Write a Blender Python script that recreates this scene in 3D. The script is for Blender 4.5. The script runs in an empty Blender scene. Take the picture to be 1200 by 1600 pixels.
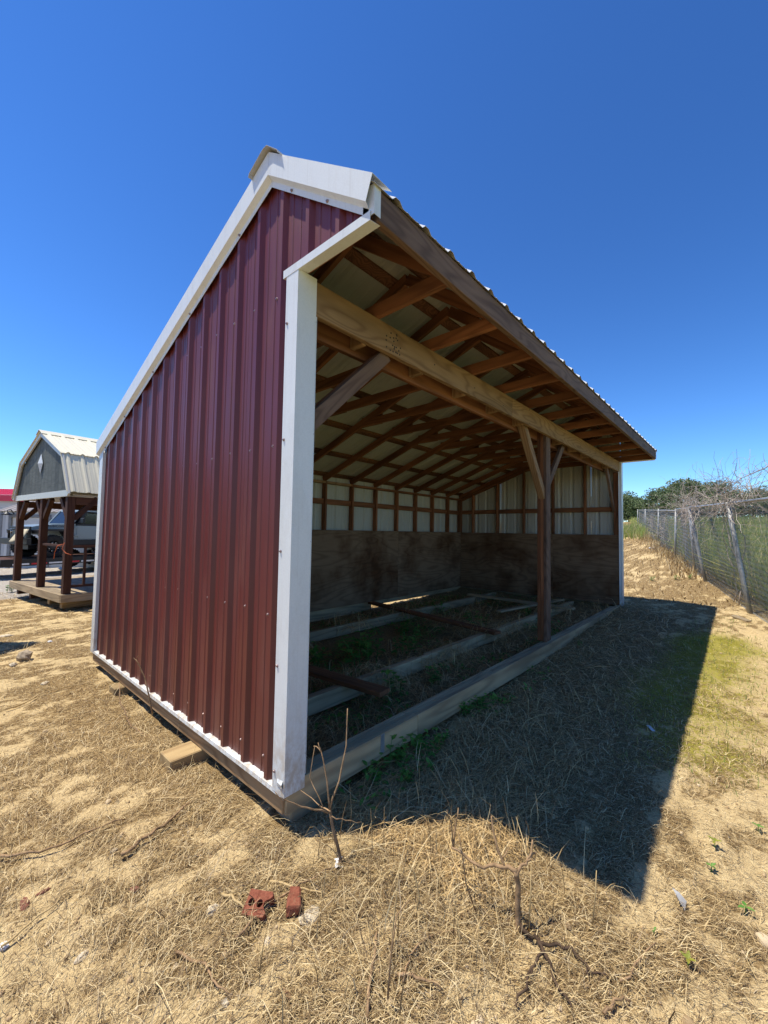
import bpy, math, random
import numpy as np
from mathutils import Vector, Matrix

random.seed(7); rng = np.random.default_rng(7)
SC = bpy.context.scene
COL = SC.collection

# ------------------------------------------------------------------ camera
CAM = Vector((-1.2545, -1.7395, 1.4613)); YAW, PIT, ROL, FPX = .8433, .0474, .0165, 636.41
_d = Vector((math.cos(PIT)*math.sin(YAW), math.cos(PIT)*math.cos(YAW), math.sin(PIT)))
_r = Vector((math.cos(YAW), -math.sin(YAW), 0)); _u = _r.cross(_d)
_r2 = _r*math.cos(ROL)+_u*math.sin(ROL); _u2 = -_r*math.sin(ROL)+_u*math.cos(ROL)
cd = bpy.data.cameras.new('camera'); cam = bpy.data.objects.new('camera', cd); COL.objects.link(cam)
cd.sensor_fit = 'HORIZONTAL'; cd.sensor_width = 36; cd.lens = FPX/1200*36
cd.clip_start = .05; cd.clip_end = 3000
cam.matrix_world = Matrix(((_r2.x, _u2.x, -_d.x, CAM.x), (_r2.y, _u2.y, -_d.y, CAM.y), (_r2.z, _u2.z, -_d.z, CAM.z), (0, 0, 0, 1)))
SC.camera = cam

# ------------------------------------------------------------------ sky and sun
SUNV = Vector((-.262, .275, 1)).normalized()
w = bpy.data.worlds.new('World'); SC.world = w; w.use_nodes = True
nt = w.node_tree; bg = nt.nodes['Background']
sky = nt.nodes.new('ShaderNodeTexSky'); sky.sky_type = 'NISHITA'; sky.sun_disc = False
sky.sun_elevation = math.asin(SUNV.z); sky.sun_rotation = math.atan2(SUNV.x, SUNV.y)
sky.altitude = 150; sky.air_density = 1.0; sky.dust_density = 0.0; sky.ozone_density = 8.0
# clear deep-blue day: the whole sky's contrast and saturation are raised evenly
_k = nt.nodes.new('ShaderNodeVectorMath'); _k.operation = 'SCALE'; _k.inputs['Scale'].default_value = .16
_g = nt.nodes.new('ShaderNodeGamma'); _g.inputs[1].default_value = 1.4
_h = nt.nodes.new('ShaderNodeHueSaturation'); _h.inputs['Saturation'].default_value = 1.045; _h.inputs['Hue'].default_value = .499; _h.inputs['Value'].default_value = 10.7
nt.links.new(sky.outputs[0], _k.inputs[0]); nt.links.new(_k.outputs[0], _g.inputs[0]); nt.links.new(_g.outputs[0], _h.inputs['Color'])
nt.links.new(_h.outputs[0], bg.inputs[0]); bg.inputs[1].default_value = .1
sl = bpy.data.lights.new('sun', 'SUN'); sl.energy = 4.9; sl.angle = math.radians(.53); sl.color = (1, .945, .83)
sun = bpy.data.objects.new('sun', sl); COL.objects.link(sun)
sun.rotation_euler = SUNV.to_track_quat('Z', 'Y').to_euler(); sun.location = (0, 0, 30)
SC.view_settings.view_transform = 'Standard'; SC.view_settings.look = 'None'
SC.view_settings.exposure = 0.36; SC.view_settings.gamma = 1
SC.cycles.max_bounces = 8; SC.cycles.diffuse_bounces = 5

# ------------------------------------------------------------------ helpers: space
FW = Vector((math.sin(YAW), math.cos(YAW), 0)); RT = Vector((math.cos(YAW), -math.sin(YAW), 0))
def cf(lat, depth, z=0.):                       # ground plan as seen from where the photographer stood
    p = CAM + FW*depth + RT*lat; return Vector((p.x, p.y, z))
def ray(px, py): return _d*FPX + _r2*(px-600) - _u2*(py-800)
def hash2(ix, iy, s):
    h = (ix.astype(np.int64)*374761393 + iy.astype(np.int64)*668265263 + s*1442695041) & 0x7fffffff
    h = ((h ^ (h >> 13))*1274126177) & 0x7fffffff
    return ((h ^ (h >> 16)) & 0xffff)/65535.
def vnoise(x, y, s=0):
    x = np.asarray(x, float); y = np.asarray(y, float)
    ix = np.floor(x); iy = np.floor(y); fx = x-ix; fy = y-iy
    fx = fx*fx*(3-2*fx); fy = fy*fy*(3-2*fy); ix = ix.astype(np.int64); iy = iy.astype(np.int64)
    a = hash2(ix, iy, s); b = hash2(ix+1, iy, s); c = hash2(ix, iy+1, s); e = hash2(ix+1, iy+1, s)
    return (a*(1-fx)+b*fx)*(1-fy)+(c*(1-fx)+e*fx)*fy
def fbm(x, y, s=0, o=4):
    t = 0; a = .5; n = 0
    for k in range(o):
        t = t+a*vnoise(np.asarray(x)*2**k+k*17.3, np.asarray(y)*2**k-k*9.1, s+k); n += a; a *= .5
    return t/n
def sp(t, w): return w*np.logaddexp(0, np.asarray(t, float)/w)
def gbase(x, y):
    x = np.asarray(x, float); y = np.asarray(y, float)
    z = -.02+.035*130*np.tanh(sp(x-1.5, .8)/130)+.025*100*np.tanh(sp(x-14, 3)/100)
    z = z-.022*25*np.tanh(sp(y-5, 1.5)/25)
    z = z+.018*np.exp(-((x-.42)/.5)**2-((y+.72)/.33)**2)
    ins = 1/(1+np.exp(-(x-.25)/.12))*1/(1+np.exp(-(y-.2)/.1))*1/(1+np.exp((x-7.2)/.1))*1/(1+np.exp((y-3.4)/.1))
    return z-ins*.035*sp(x-2.2, .8)*.75
def gz(x, y):
    x = np.asarray(x, float); y = np.asarray(y, float)
    dd = np.hypot(x-CAM.x, y-CAM.y)
    return gbase(x, y)+(fbm(x*1.6, y*1.6, 3, 3)-.5)*.05+(fbm(x*8, y*10, 9, 3)-.5)*.032+(fbm(x*24, y*24, 21, 2)-.5)*.012*np.exp(-dd/5)
def G(x, y): return float(gz(x, y))
def onground(px, py):
    v = ray(px, py); t = (0-CAM.z)/v.z
    for _ in range(30):
        p = CAM+v*t; t = (G(p.x, p.y)-CAM.z)/v.z*.5+t*.5
    p = CAM+v*t; return Vector((p.x, p.y, G(p.x, p.y)))
def depth_of(p): return (p-CAM).dot(_d)
def atdepth(px, py, dep): return CAM+ray(px, py)*(dep/FPX)

# ------------------------------------------------------------------ helpers: objects
def wm(o):
    m = o.matrix_basis.copy()
    if o.parent: m = wm(o.parent) @ o.matrix_parent_inverse @ m
    return m
def link(o, parent=None, local=False):
    COL.objects.link(o)
    if parent is not None:
        o.parent = parent
        if not local: o.matrix_parent_inverse = wm(parent).inverted()
    return o
def thing(name, label, cat, loc=(0, 0, 0), group=None, mw=None):
    o = bpy.data.objects.new(name, None); o.empty_display_size = .2; COL.objects.link(o)
    if mw is not None: o.matrix_basis = mw
    else: o.location = loc
    o['label'] = label; o['category'] = cat
    if group: o['group'] = group
    return o
def tag(o, label=None, cat=None, group=None, kind=None):
    if label: o['label'] = label
    if cat: o['category'] = cat
    if group: o['group'] = group
    if kind: o['kind'] = kind
    return o
def mesh(name, verts, faces, mats, fm=None, smooth=False):
    m = bpy.data.meshes.new(name); m.from_pydata([tuple(v) for v in verts], [], faces)
    for k in (mats if isinstance(mats, (list, tuple)) else [mats]): m.materials.append(k)
    if fm is not None: m.polygons.foreach_set('material_index', fm)
    if smooth: m.polygons.foreach_set('use_smooth', [True]*len(m.polygons))
    m.update(); return m
def obj(name, verts, faces, mats, parent=None, local=False, fm=None, smooth=False):
    return link(bpy.data.objects.new(name, mesh(name, verts, faces, mats, fm, smooth)), parent, local)
def npmesh(name, V, F, mat, parent=None, smooth=False, local=False):       # F: (n,4) or (n,3) int array
    m = bpy.data.meshes.new(name); k = F.shape[1]
    m.vertices.add(len(V)); m.vertices.foreach_set('co', np.ascontiguousarray(V, dtype=np.float32).ravel())
    m.loops.add(F.size); m.loops.foreach_set('vertex_index', np.ascontiguousarray(F, dtype=np.int32).ravel())
    m.polygons.add(len(F)); m.polygons.foreach_set('loop_start', np.arange(0, F.size, k, dtype=np.int32))
    m.polygons.foreach_set('loop_total', np.full(len(F), k, dtype=np.int32))
    if smooth: m.polygons.foreach_set('use_smooth', np.ones(len(F), dtype=bool))
    m.materials.append(mat); m.update(calc_edges=True)
    return link(bpy.data.objects.new(name, m), parent, local)

_bc = {}
def cbox_geo(l, wd, h, c):                     # chamfered box from x 0..l, centred in y and z
    c = min(c, l*.3, wd*.3, h*.3); V = []; F = []
    xs = (0, l); ys = (-wd/2, wd/2); zs = (-h/2, h/2); idx = {}
    for i in (0, 1):
        for j in (0, 1):
            for k in (0, 1):
                sx = 1-2*i; sy = 1-2*j; sz = 1-2*k
                for a, dlt in ((0, (0, c*sy, c*sz)), (1, (c*sx, 0, c*sz)), (2, (c*sx, c*sy, 0))):
                    idx[i, j, k, a] = len(V); V.append((xs[i]+dlt[0], ys[j]+dlt[1], zs[k]+dlt[2]))
    q = lambda *t: F.append([idx[s] for s in t])
    for i in (0, 1): q((i,0,0,0),(i,1,0,0),(i,1,1,0),(i,0,1,0))
    for j in (0, 1): q((0,j,0,1),(1,j,0,1),(1,j,1,1),(0,j,1,1))
    for k in (0, 1): q((0,0,k,2),(1,0,k,2),(1,1,k,2),(0,1,k,2))
    for i in (0, 1):
        for j in (0, 1): q((i,j,0,0),(i,j,0,1),(i,j,1,1),(i,j,1,0))
        for k in (0, 1): q((i,0,k,0),(i,0,k,2),(i,1,k,2),(i,1,k,0))
    for j in (0, 1):
        for k in (0, 1): q((0,j,k,1),(0,j,k,2),(1,j,k,2),(1,j,k,1))
    for i in (0, 1):
        for j in (0, 1):
            for k in (0, 1): q((i,j,k,0),(i,j,k,1),(i,j,k,2))
    cen = Vector((l/2, 0, 0))
    for f in F:
        p = [Vector(V[t]) for t in f]; n = (p[1]-p[0]).cross(p[2]-p[0]); m = sum(p, Vector())/len(p)-cen
        if n.dot(m) < 0: f.reverse()
    return V, F
def board(name, a, b, wd, h, mat, parent, side=None, c=.003, local=False):
    """plank from a to b; h measured along 'side'-perpendicular up, wd along side"""
    a = Vector(a); b = Vector(b); x = (b-a); l = x.length; x.normalize()
    s = Vector(side) if side is not None else (Vector((0, 0, 1)).cross(x) if abs(x.z) < .95 else Vector((0, 1, 0)))
    y = (s - x*s.dot(x)).normalized(); z = x.cross(y)
    key = (round(l, 3), round(wd, 4), round(h, 4), mat.name, c)
    if key not in _bc:
        V, F = cbox_geo(l, wd, h, c); _bc[key] = mesh(name, V, F, mat)
    o = bpy.data.objects.new(name, _bc[key])
    M = Matrix(((x.x, y.x, z.x, a.x), (x.y, y.y, z.y, a.y), (x.z, y.z, z.z, a.z), (0, 0, 0, 1)))
    o.matrix_basis = M
    return link(o, parent, local)
def abox(name, x0, x1, y0, y1, z0, z1, mat, parent, local=False, c=.003, along='x'):
    if along == 'x': return board(name, (x0, (y0+y1)/2, (z0+z1)/2), (x1, (y0+y1)/2, (z0+z1)/2), y1-y0, z1-z0, mat, parent, (0, 1, 0), c, local)
    if along == 'y': return board(name, ((x0+x1)/2, y0, (z0+z1)/2), ((x0+x1)/2, y1, (z0+z1)/2), x1-x0, z1-z0, mat, parent, (1, 0, 0), c, local)
    return board(name, ((x0+x1)/2, (y0+y1)/2, z0), ((x0+x1)/2, (y0+y1)/2, z1), y1-y0, x1-x0, mat, parent, (0, 1, 0), c, local)
def offset_poly(P, t):
    out = []
    for i, p in enumerate(P):
        p = np.array(p, float); ns = []
        if i > 0: e = p-np.array(P[i-1]); ns.append(np.array((-e[1], e[0]))/np.hypot(*e))
        if i < len(P)-1: e = np.array(P[i+1])-p; ns.append(np.array((-e[1], e[0]))/np.hypot(*e))
        n = sum(ns); n = n/np.hypot(*n); k = max(.4, n @ ns[0]); out.append(tuple(p+n*t/k))
    return out
def sheet(name, P, t, A, B, mats, parent, fn_two=True, local=False):
    """bent sheet: profile polyline P, thickness t; A(p), B(p) map a profile point to its two end points. mats[0] outer side, mats[1] inner"""
    Q = offset_poly(P, t); n = len(P); V = []
    for q in (P, Q):
        for p in q: V.append(A(p)); V.append(B(p))
    F = []; fm = []
    for i in range(n-1):
        F.append((2*i, 2*i+1, 2*i+3, 2*i+2)); fm.append(0)
        o = 2*n; F.append((o+2*i, o+2*i+2, o+2*i+3, o+2*i+1)); fm.append(1 if fn_two else 0)
        F.append((2*i, 2*i+2, o+2*i+2, o+2*i)); fm.append(0)
        F.append((2*i+1, o+2*i+1, o+2*i+3, 2*i+3)); fm.append(0)
    o = 2*n
    F.append((0, o, o+1, 1)); fm.append(0); F.append((2*n-2, 2*n-1, o+2*n-1, o+2*n-2)); fm.append(0)
    return obj(name, V, F, mats, parent, local, fm)
def tube_geo(pts, rad, n=6, cap=True):
    pts = [Vector(p) for p in pts]; V = []; F = []
    t0 = (pts[1]-pts[0]).normalized(); ref = t0.orthogonal().normalized()
    for i, p in enumerate(pts):
        t = (pts[min(i+1, len(pts)-1)]-pts[max(i-1, 0)]).normalized()
        ref = (ref-t*ref.dot(t)).normalized(); b = t.cross(ref); r = rad[i] if hasattr(rad, '__len__') else rad
        for k in range(n):
            a = 2*math.pi*k/n; V.append(p+ref*math.cos(a)*r+b*math.sin(a)*r)
    for i in range(len(pts)-1):
        for k in range(n): F.append((i*n+k, i*n+(k+1) % n, (i+1)*n+(k+1) % n, (i+1)*n+k))
    if cap: F.append(tuple(range(n-1, -1, -1))); F.append(tuple(range((len(pts)-1)*n, len(pts)*n)))
    return V, F
def merge(L):
    V = []; F = []
    for v, f in L:
        o = len(V); V += list(v); F += [tuple(i+o for i in q) for q in f]
    return V, F
def tube(name, pts, rad, mat, parent=None, n=6, local=False, smooth=True):
    V, F = tube_geo(pts, rad, n); return obj(name, V, F, mat, parent, local, smooth=smooth)
def lathe_geo(prof, n=20, M=None):               # profile (r, z) about z
    V = []; F = []
    for r, z in prof:
        for k in range(n): a = 2*math.pi*k/n; V.append(Vector((r*math.cos(a), r*math.sin(a), z)))
    for i in range(len(prof)-1):
        for k in range(n): F.append((i*n+k, i*n+(k+1) % n, (i+1)*n+(k+1) % n, (i+1)*n+k))
    if M is not None: V = [M @ v for v in V]
    return V, F
def prism_geo(P, A):                             # closed polygon P, A(p,0/1) -> 3D
    n = len(P); V = [A(p, 0) for p in P]+[A(p, 1) for p in P]
    F = [tuple(range(n-1, -1, -1)), tuple(range(n, 2*n))]+[(i, (i+1) % n, n+(i+1) % n, n+i) for i in range(n)]
    return V, F

# ------------------------------------------------------------------ materials
class NT:
    def __init__(s, name):
        s.m = bpy.data.materials.new(name); s.m.use_nodes = True; s.t = s.m.node_tree; s.N = s.t.nodes; s.p = s.N['Principled BSDF']
        s.i = s.p.inputs
    def n(s, typ, **kw):
        o = s.N.new(typ)
        for k, v in kw.items():
            if k.startswith('i_'): o.inputs[k[2:]].default_value = v
            else: setattr(o, k, v)
        return o
    def l(s, a, b): s.t.links.new(a, b)
    def co(s, scale=(1, 1, 1), rnd=True, src='Object'):
        tc = s.n('ShaderNodeTexCoord'); mp = s.n('ShaderNodeMapping'); mp.inputs['Scale'].default_value = scale
        if rnd:
            oi = s.n('ShaderNodeObjectInfo'); mu = s.n('ShaderNodeVectorMath', operation='SCALE'); cx = s.n('ShaderNodeCombineXYZ')
            for k in range(3): s.l(oi.outputs['Random'], cx.inputs[k])
            s.l(cx.outputs[0], mu.inputs[0]); mu.inputs['Scale'].default_value = 37.
            ad = s.n('ShaderNodeVectorMath', operation='ADD'); s.l(tc.outputs[src], ad.inputs[0]); s.l(mu.outputs[0], ad.inputs[1]); s.l(ad.outputs[0], mp.inputs['Vector'])
        else: s.l(tc.outputs[src], mp.inputs['Vector'])
        return mp.outputs[0]
    def noise(s, co, scale, detail=5, rough=.55, dist=0):
        o = s.n('ShaderNodeTexNoise', i_Scale=scale, i_Detail=detail, i_Roughness=rough, i_Distortion=dist); s.l(co, o.inputs['Vector']); return o.outputs['Fac']
    def ramp(s, fac, stops):
        o = s.n('ShaderNodeValToRGB'); e = o.color_ramp.elements
        while len(e) < len(stops): e.new(.5)
        for k, (p, c) in enumerate(stops):
            e[k].position = p; e[k].color = (*c, 1) if len(c) == 3 else c
        s.l(fac, o.inputs[0]); return o.outputs[0]
    def mix(s, fac, a, b, mode='MIX'):
        o = s.n('ShaderNodeMix', data_type='RGBA', blend_type=mode)
        for v, k in ((fac, 0), (a, 6), (b, 7)):
            if hasattr(v, 'is_linked') or hasattr(v, 'links'): s.l(v, o.inputs[k])
            else: o.inputs[k].default_value = v if k == 0 else (*v, 1)
        return o.outputs[2]
    def math(s, op, a, b=None):
        o = s.n('ShaderNodeMath', operation=op)
        for v, k in ((a, 0), (b, 1)):
            if v is None: continue
            if hasattr(v, 'links'): s.l(v, o.inputs[k])
            else: o.inputs[k].default_value = v
        return o.outputs[0]
    def bump(s, h, strength=.3, dist=.01):
        o = s.n('ShaderNodeBump', i_Strength=strength, i_Distance=dist); s.l(h, o.inputs['Height']); s.l(o.outputs[0], s.i['Normal'])
    def out(s, col=None, rough=.7, spec=.3, metal=0):
        if col is not None:
            if hasattr(col, 'links'): s.l(col, s.i['Base Color'])
            else: s.i['Base Color'].default_value = (*col, 1)
        if hasattr(rough, 'links'): s.l(rough, s.i['Roughness'])
        else: s.i['Roughness'].default_value = rough
        s.i['Specular IOR Level'].default_value = spec; s.i['Metallic'].default_value = metal
        return s.m
def plain(name, col, rough=.6, spec=.3, var=.25, scale=6, metal=0, bump=.1):
    s = NT(name); c = s.co(); f = s.noise(c, scale, 6)
    k = s.ramp(f, [(.3, tuple(v*(1-var) for v in col)), (.7, tuple(min(1, v*(1+var)) for v in col))])
    if bump: s.bump(s.noise(c, scale*6, 4), bump, .004)
    return s.out(k, rough, spec, metal)
def wood(name, c1, c2, dark, lines=16, stain=.5, rough=.75, stretch=.12):
    """grain runs along local x: contour lines of a stretched noise give growth rings, fine streaks on top"""
    s = NT(name); a = s.co((stretch*2.2, 2.6, 2.6)); n1 = s.noise(a, 1.6, 2, .4)
    ring = s.math('SINE', s.math('MULTIPLY', n1, lines*6.283)); ring = s.math('MULTIPLY', s.math('ADD', ring, 1), .5)
    ring = s.math('POWER', ring, 2.2)
    st = s.noise(s.co((1.2, 60, 60)), 1.5, 6, .6); big = s.noise(s.co((.8, 4, 4)), 1.1, 4, .6)
    col = s.mix(st, c1, c2); col = s.mix(s.math('MULTIPLY', ring, .48), col, dark)
    sm = s.ramp(big, [(.35, (1, 1, 1)), (.72, (1-stain,)*3)]); col = s.mix(1., col, sm, 'MULTIPLY')
    oi = s.n('ShaderNodeObjectInfo'); br = s.ramp(oi.outputs['Random'], [(0, (.78,)*3), (1, (1.15, 1.12, 1.08))]); col = s.mix(1., col, br, 'MULTIPLY')
    s.bump(s.math('ADD', s.math('MULTIPLY', st, .7), s.math('MULTIPLY', ring, -.3)), .35, .003)
    return s.out(col, rough, .2)
M = {}
def red_metal(name, base, rough=.34):
    s = NT(name); c = s.co(rnd=False); f = s.noise(c, .9, 4); col = s.ramp(f, [(.3, tuple(v*.86 for v in base)), (.75, tuple(v*1.12 for v in base))])
    dust = s.noise(s.co((3, 3, .5), rnd=False), 2.2, 7, .65); d2 = s.ramp(dust, [(.55, (0, 0, 0)), (.8, (.14,)*3)])
    sep = s.n('ShaderNodeSeparateXYZ'); tc = s.n('ShaderNodeTexCoord'); s.l(tc.outputs['Object'], sep.inputs[0])
    low = s.n('ShaderNodeMapRange', i_1=.15) if False else s.n('ShaderNodeMapRange')
    s.l(sep.outputs['Z'], low.inputs[0]); low.inputs[1].default_value = .16; low.inputs[2].default_value = .55; low.inputs[3].default_value = .22; low.inputs[4].default_value = 0
    k = s.math('ADD', d2, s.math('MULTIPLY', low.outputs[0], dust)); col = s.mix(k, col, (.33, .22, .14))
    s.bump(s.noise(s.co((1, 1, .25), rnd=False), 5, 3), .22, .014)
    return s.out(col, s.ramp(dust, [(.3, (rough,)*3), (.8, (rough+.25,)*3)]), .5)
M['red'] = red_metal('red_painted_steel', (.130, .022, .018))
def white_metal(name, base, rough=.38, dirt=(.42, .38, .30), amt=.35, splash=False):
    s = NT(name); c = s.co((1, 1, .4)); f = s.noise(c, 7, 8, .7); k = s.ramp(f, [(.5, (0, 0, 0)), (.75, (amt,)*3)])
    fine = s.noise(s.co(), 130, 3); col = s.mix(k, base, dirt); col = s.mix(.25, col, s.ramp(fine, [(.35, tuple(v*.8 for v in base)), (.6, base)]))
    if splash:
        tc = s.n('ShaderNodeTexCoord'); sep = s.n('ShaderNodeSeparateXYZ'); s.l(tc.outputs['Object'], sep.inputs[0]); mr = s.n('ShaderNodeMapRange'); s.l(sep.outputs['Z'], mr.inputs[0])
        for k_, v_ in ((1, .15), (2, .6), (3, .75), (4, 0.)): mr.inputs[k_].default_value = v_
        sp_ = s.ramp(s.noise(s.co((1, 1, .6)), 24, 8, .75), [(.42, (0, 0, 0)), (.62, (1, 1, 1))]); col = s.mix(s.math('MULTIPLY', mr.outputs[0], sp_), col, (.40, .29, .17))
        stv = s.ramp(s.noise(s.co((30, 30, .7)), 1., 5, .6), [(.55, (0, 0, 0)), (.75, (.22,)*3)]); col = s.mix(stv, col, (.38, .34, .28))
    s.bump(s.noise(s.co((1, 1, .3)), 4, 3), .28, .014)
    return s.out(col, rough, .5)
M['trim'] = white_metal('white_painted_trim', (.68, .70, .69), splash=True)
M['back'] = white_metal('white_backer_coat', (.50, .50, .42), .55, (.30, .27, .2), .3)
M['roof'] = white_metal('pale_roof_steel', (.70, .70, .67), .34)
M['cap'] = white_metal('grey_ridge_cap', (.42, .42, .42), .4)
M['rafter'] = wood('red_brown_lumber', (.40, .18, .08), (.26, .105, .05), (.12, .045, .022), 10, .55)
M['purlin'] = wood('blotched_purlin', (.34, .17, .09), (.21, .09, .045), (.03, .015, .01), 22, .75, stretch=1.2)
M['header'] = wood('tan_header_pine', (.44, .29, .155), (.34, .21, .105), (.16, .08, .035), 17, .4, stretch=.2)
M['fascia'] = wood('weathered_fascia_pine', (.25, .165, .115), (.17, .105, .072), (.075, .042, .03), 19, .45, stretch=.2)
M['sill'] = wood('grey_treated_lumber', (.66, .50, .29), (.50, .37, .21), (.20, .14, .08), 9, .4)
M['block'] = wood('yellow_pine_block', (.52, .38, .19), (.42, .29, .14), (.25, .15, .07), 10, .4)
M['stained'] = wood('dark_stained_post', (.115, .055, .034), (.075, .034, .022), (.05, .02, .014), 8, .4)
M['deck'] = wood('bleached_deck_board', (.48, .38, .24), (.36, .28, .18), (.2, .14, .09), 9, .4)
def plywood(name):
    s = NT(name); a = s.co((.42, 1.0, 2.3)); n1 = s.noise(a, 1.2, 2, .45, .4)
    r = s.math('POWER', s.math('MULTIPLY', s.math('ADD', s.math('SINE', s.math('MULTIPLY', n1, 85.)), 1), .5), 3)
    fine = s.noise(s.co((3, 3, 45)), 1.5, 5); col = s.mix(fine, (.29, .195, .115), (.20, .125, .072)); col = s.mix(s.math('MULTIPLY', r, .42), col, (.09, .05, .028))
    blot = s.ramp(s.noise(s.co((1, 1, 1)), 1.3, 5, .6), [(.45, (1, 1, 1)), (.66, (.42, .30, .22))]); col = s.mix(1., col, blot, 'MULTIPLY')
    s.bump(r, .15, .002); return s.out(col, .8, .15)
M['ply'] = plywood('weathered_plywood')
def soil(name):
    s = NT(name); c = s.co(rnd=False)
    th = s.n('ShaderNodeAttribute', attribute_name='thatch').outputs['Fac']; mo = s.n('ShaderNodeAttribute', attribute_name='moss').outputs['Fac']
    gv = s.n('ShaderNodeAttribute', attribute_name='gravel').outputs['Fac']
    a = s.noise(c, 3, 6); b = s.noise(c, 38, 6, .65)
    sand = s.ramp(a, [(.3, (.58, .42, .20)), (.7, (.74, .56, .29))]); sand = s.mix(.55, sand, s.ramp(b, [(.34, (.40, .275, .14)), (.55, (.72, .54, .28))]))
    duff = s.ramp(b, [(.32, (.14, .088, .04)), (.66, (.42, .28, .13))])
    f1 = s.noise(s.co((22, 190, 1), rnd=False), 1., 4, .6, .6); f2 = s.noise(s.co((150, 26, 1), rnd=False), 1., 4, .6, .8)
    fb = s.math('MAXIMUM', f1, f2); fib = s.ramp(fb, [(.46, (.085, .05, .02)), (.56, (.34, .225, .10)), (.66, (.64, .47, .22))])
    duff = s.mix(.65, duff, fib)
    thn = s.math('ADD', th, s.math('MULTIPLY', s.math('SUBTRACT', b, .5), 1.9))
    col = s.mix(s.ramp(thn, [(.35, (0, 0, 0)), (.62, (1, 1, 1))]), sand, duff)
    mos = s.ramp(b, [(.3, (.19, .17, .022)), (.7, (.40, .36, .045))])
    col = s.mix(s.ramp(s.math('ADD', mo, s.math('MULTIPLY', s.math('SUBTRACT', b, .5), 1.2)), [(.38, (0, 0, 0)), (.75, (.85,)*3)]), col, mos)
    vo = s.n('ShaderNodeTexVoronoi', i_Scale=14.); s.l(c, vo.inputs['Vector'])
    grv = s.ramp(vo.outputs['Distance'], [(.0, (.62, .56, .47)), (.6, (.36, .31, .25))]); col = s.mix(s.ramp(gv, [(.4, (0, 0, 0)), (.6, (1, 1, 1))]), col, grv)
    s.bump(s.math('ADD', b, s.math('MULTIPLY', s.noise(c, 160, 3), .5)), 1., .022)
    return s.out(col, .95, .08)
M['soil'] = soil('sandy_soil')
def islands(name, stops, rough=.7, spec=.2, trans=0):
    s = NT(name); g = s.n('ShaderNodeNewGeometry'); col = s.ramp(g.outputs['Random Per Island'], stops); m = s.out(col, rough, spec)
    if trans:
        tr = s.n('ShaderNodeBsdfTranslucent'); s.l(col, tr.inputs[0]); mx = s.n('ShaderNodeMixShader'); mx.inputs[0].default_value = trans
        s.l(s.p.outputs[0], mx.inputs[1]); s.l(tr.outputs[0], mx.inputs[2]); s.l(mx.outputs[0], s.N['Material Output'].inputs[0])
    return m
M['straw'] = islands('dry_straw', [(0, (.10, .06, .028)), (.28, (.22, .14, .062)), (.52, (.42, .29, .13)), (.74, (.62, .46, .225)), (.92, (.72, .57, .32)), (1, (.30, .22, .14))], .6, .25)
M['greystraw'] = islands('grey_thatch', [(0, (.26, .16, .06)), (.4, (.52, .34, .14)), (.8, (.68, .47, .21)), (1, (.76, .56, .30))], .7, .2)
M['twig'] = plain('dead_twig_bark', (.30, .19, .10), .8, .15, .45, 30, bump=.4)
M['shadowtwig'] = plain('stump_shadow_dark', (.085, .055, .035), .9, .1, .4, 30, bump=.4)  # dark colour of the forked limbs that stand in for the stump's shadow
M['vine'] = islands('dead_vine_bark', [(0, (.26, .2, .16)), (.5, (.42, .35, .29)), (1, (.58, .5, .43))], .8, .15)
M['leaf'] = islands('weed_leaf', [(0, (.07, .18, .03)), (.6, (.12, .28, .045)), (1, (.2, .36, .07))], .5, .3, .3)
M['ytip'] = islands('yellow_green_leaf', [(0, (.14, .22, .03)), (1, (.34, .32, .05))], .5, .3, .3)
M['greyleaf'] = plain('dry_grey_leaf', (.42, .40, .37), .7, .2)
M['crop'] = islands('field_grass', [(0, (.22, .30, .07)), (.35, (.34, .42, .12)), (.7, (.50, .48, .18)), (1, (.68, .56, .28))], .6, .2, .5)
M['tleaf'] = islands('tree_leaf', [(0, (.085, .12, .05)), (.5, (.14, .19, .08)), (1, (.21, .25, .12))], .5, .3, .25)
M['bark'] = plain('tree_bark', (.13, .10, .075), .9, .1)
M['galv'] = plain('galvanised_steel', (.42, .43, .43), .45, .5, .15, 20, .6)
M['wire'] = plain('grey_fence_wire', (.24, .24, .225), .6, .3, .1, 4, .1, 0)
M['post'] = plain('grey_fence_post', (.30, .305, .30), .55, .4, .2, 8, .4)
s_ = NT('red_clay_brick'); c_ = s_.co(); k_ = s_.ramp(s_.noise(c_, 60, 6, .7), [(.3, (.15, .045, .027)), (.6, (.28, .095, .055))])
k_ = s_.mix(s_.ramp(s_.noise(c_, 22, 7, .7), [(.52, (0, 0, 0)), (.7, (.6,)*3)]), k_, (.36, .24, .13)); s_.bump(s_.noise(c_, 150, 4, .7), .7, .004)
M['brick'] = s_.out(k_, .95, .1)
M['chip'] = plain('dull_brick_chip', (.20, .085, .055), .9, .15, .3, 30, bump=.5)
M['stone'] = plain('pale_stone', (.56, .47, .33), .9, .15, .25, 25, bump=.5)
M['dkstone'] = plain('brown_rock', (.33, .26, .18), .9, .15, .35, 18, bump=.6)
M['paper'] = plain('white_litter', (.75, .74, .72), .6, .3, .08, 20)
M['screw'] = plain('zinc_screw', (.30, .22, .21), .35, .5, .1, 20, .7, 0)
M['black'] = plain('black_plastic', (.012, .012, .013), .45, .4, .2, 8)
M['rubber'] = plain('tyre_rubber', (.025, .024, .022), .85, .2, .4, 20, bump=.3)
M['rope'] = plain('orange_cord', (.55, .14, .06), .7, .2)

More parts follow.
